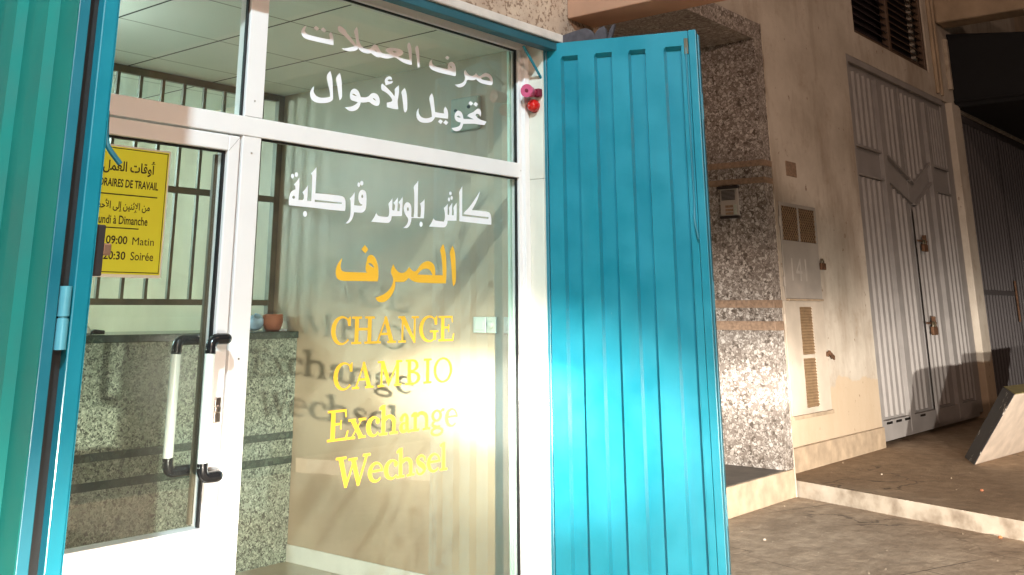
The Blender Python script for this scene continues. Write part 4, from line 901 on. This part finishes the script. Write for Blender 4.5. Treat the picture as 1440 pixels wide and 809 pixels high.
# awning and beam further along
aw = thing('awning', (15.5, 3.7, 3.9), 'black cloth awning jutting out over the dark second gate', 'awning')
MB().add([(14.05, YW-.004, 3.925), (18.6, YW-.004, 3.925), (18.6, 1.3, 3.915), (14.05, 1.3, 3.915), (14.05, YW-.004, 4.93), (18.6, YW-.004, 4.93), (18.6, 1.3, 4.60), (14.05, 1.3, 4.60)], [(0,3,2,1),(4,5,6,7),(0,1,5,4),(1,2,6,5),(2,3,7,6),(3,0,4,7)]).build('awning_cover', M['awning'], aw, bevel=.01)
MB().tube([(14.03, YW-.01, 4.0), (14.03, 1.32, 3.98)], .015, 8).build('awning_bar', M['awning'], aw)
single('balcony_beam', MB().box(13.62, 14.0, -.5, YW-.003, 4.985, 5.5), M['plaster_dark'], 'cream concrete beam jutting from the wall above the black awning', 'beam', bevel=.03)
single('lit_wall_edge', MB().box(13.86, 13.93, YW-.05, YW-.0007, 4.14, 4.82), M['riser'], 'pale vertical strip painted in for the lit end of the wall beside the black awning', 'wall edge', bevel=.004)  # pale colour stands in for light on the end edge of the wall

# ------------------------------------------------------------------ painted concrete blocks on the raised pavement
bk = thing('concrete_block', (9.9, 2.8, .113), 'leaning concrete slab with chipped black painted end and dirty white face', 'concrete block')
A, Bq, B2, A2 = Vector((9.615, 2.756, .113)), Vector((10.054, 2.951, .113)), Vector((10.05, 2.56, .712)), Vector((9.60, 2.37, .686))
L = Vector((1.45, -.10, -.01))
MB().prism([A, Bq, B2, A2], L).build('slab', M['block_white'], bk, bevel=.012)
ne = (Bq-A).cross(A2-A).normalized(); ne = ne if ne.x < 0 else -ne
MB().prism([A+ne*.003, Bq+ne*.003, B2+ne*.003, A2+ne*.003], ne*.004).build('painted_end', M['block_black'], bk)
tn = (B2-A2).cross(L).normalized(); tn = tn if tn.z > 0 else -tn
MB().prism([A2+tn*.003, B2+tn*.003, B2+L+tn*.003, A2+L+tn*.003], tn*.004).build('mossy_top', M['block_top'], bk)
cb = MB().prism([(10.98, 2.70, .113), (11.23, 2.80, .113), (11.42, 2.60, .80), (11.17, 2.50, .80)], (1.3, -.25, 0))  # unseen upper part made taller so its shadow reaches the gate
single('concrete_block', cb, M['block_white'], 'dirty white concrete block at the right edge, beside the leaning slab', 'concrete block', bevel=.02)
# bits of rubbish and stone on the ground
for nm, px, z, r_, m, lab in (('stone_chip', (1075, 760), 0, .010, 'pebble', 'pale stone chip on the lower pavement near the teal shutter'), ('paper_scrap', (1223, 702), 0, .016, 'vinyl_white', 'white paper scrap at the foot of the pale step'),
                              ('litter_scrap', (1407, 757), 0, .013, 'litter', 'orange scrap on the lower pavement at far right'), ('stone_chip', (1240, 668), .113, .009, 'pebble', 'pale stone chip on the raised pavement near the cream wall'), ('stone_chip', (1381, 691), .113, .014, 'terracotta', 'reddish stone chip on the raised pavement near the slab')):
    c = onZ(px[0], px[1], z); mb = MB()
    mb.lathe((c.x, c.y, z), (.1, .15, 1), [(0, r_*.8), (r_*.5, r_), (r_*1.0, r_*.6), (r_*1.15, r_*.1)], 7); single(nm, mb, M[m], lab, 'litter' if 'scrap' in nm else 'stone')

gm = MB()
for k in range(230):
    if k < 130: c = Vector((random.uniform(5.2, 7.6), random.uniform(.6, 3.5), 0))
    else: c = Vector((random.uniform(7.6, 11.5), random.uniform(1.4, 3.66), .113))
    if k < 130 and c.x > edge(c.y)-.03: continue
    if k >= 130 and c.x < edge(c.y)+.03: continue
    r_ = random.uniform(.002, .006) if random.random() < .93 else random.uniform(.007, .011); a = random.uniform(0, 6)
    pts = [c+Vector((math.cos(a+j*1.57)*r_*random.uniform(.7, 1.3), math.sin(a+j*1.57)*r_*random.uniform(.7, 1.3), .0006)) for j in range(4)]; top = c+Vector((0, 0, r_*random.uniform(.7, 1.2)))
    gm.add(pts+[top], [(0, 1, 4), (1, 2, 4), (2, 3, 4), (3, 0, 4)])
tag(gm.build('grit', M['pebble_dull']), 'loose grit scattered over the brown pavement', 'grit', kind='stuff')
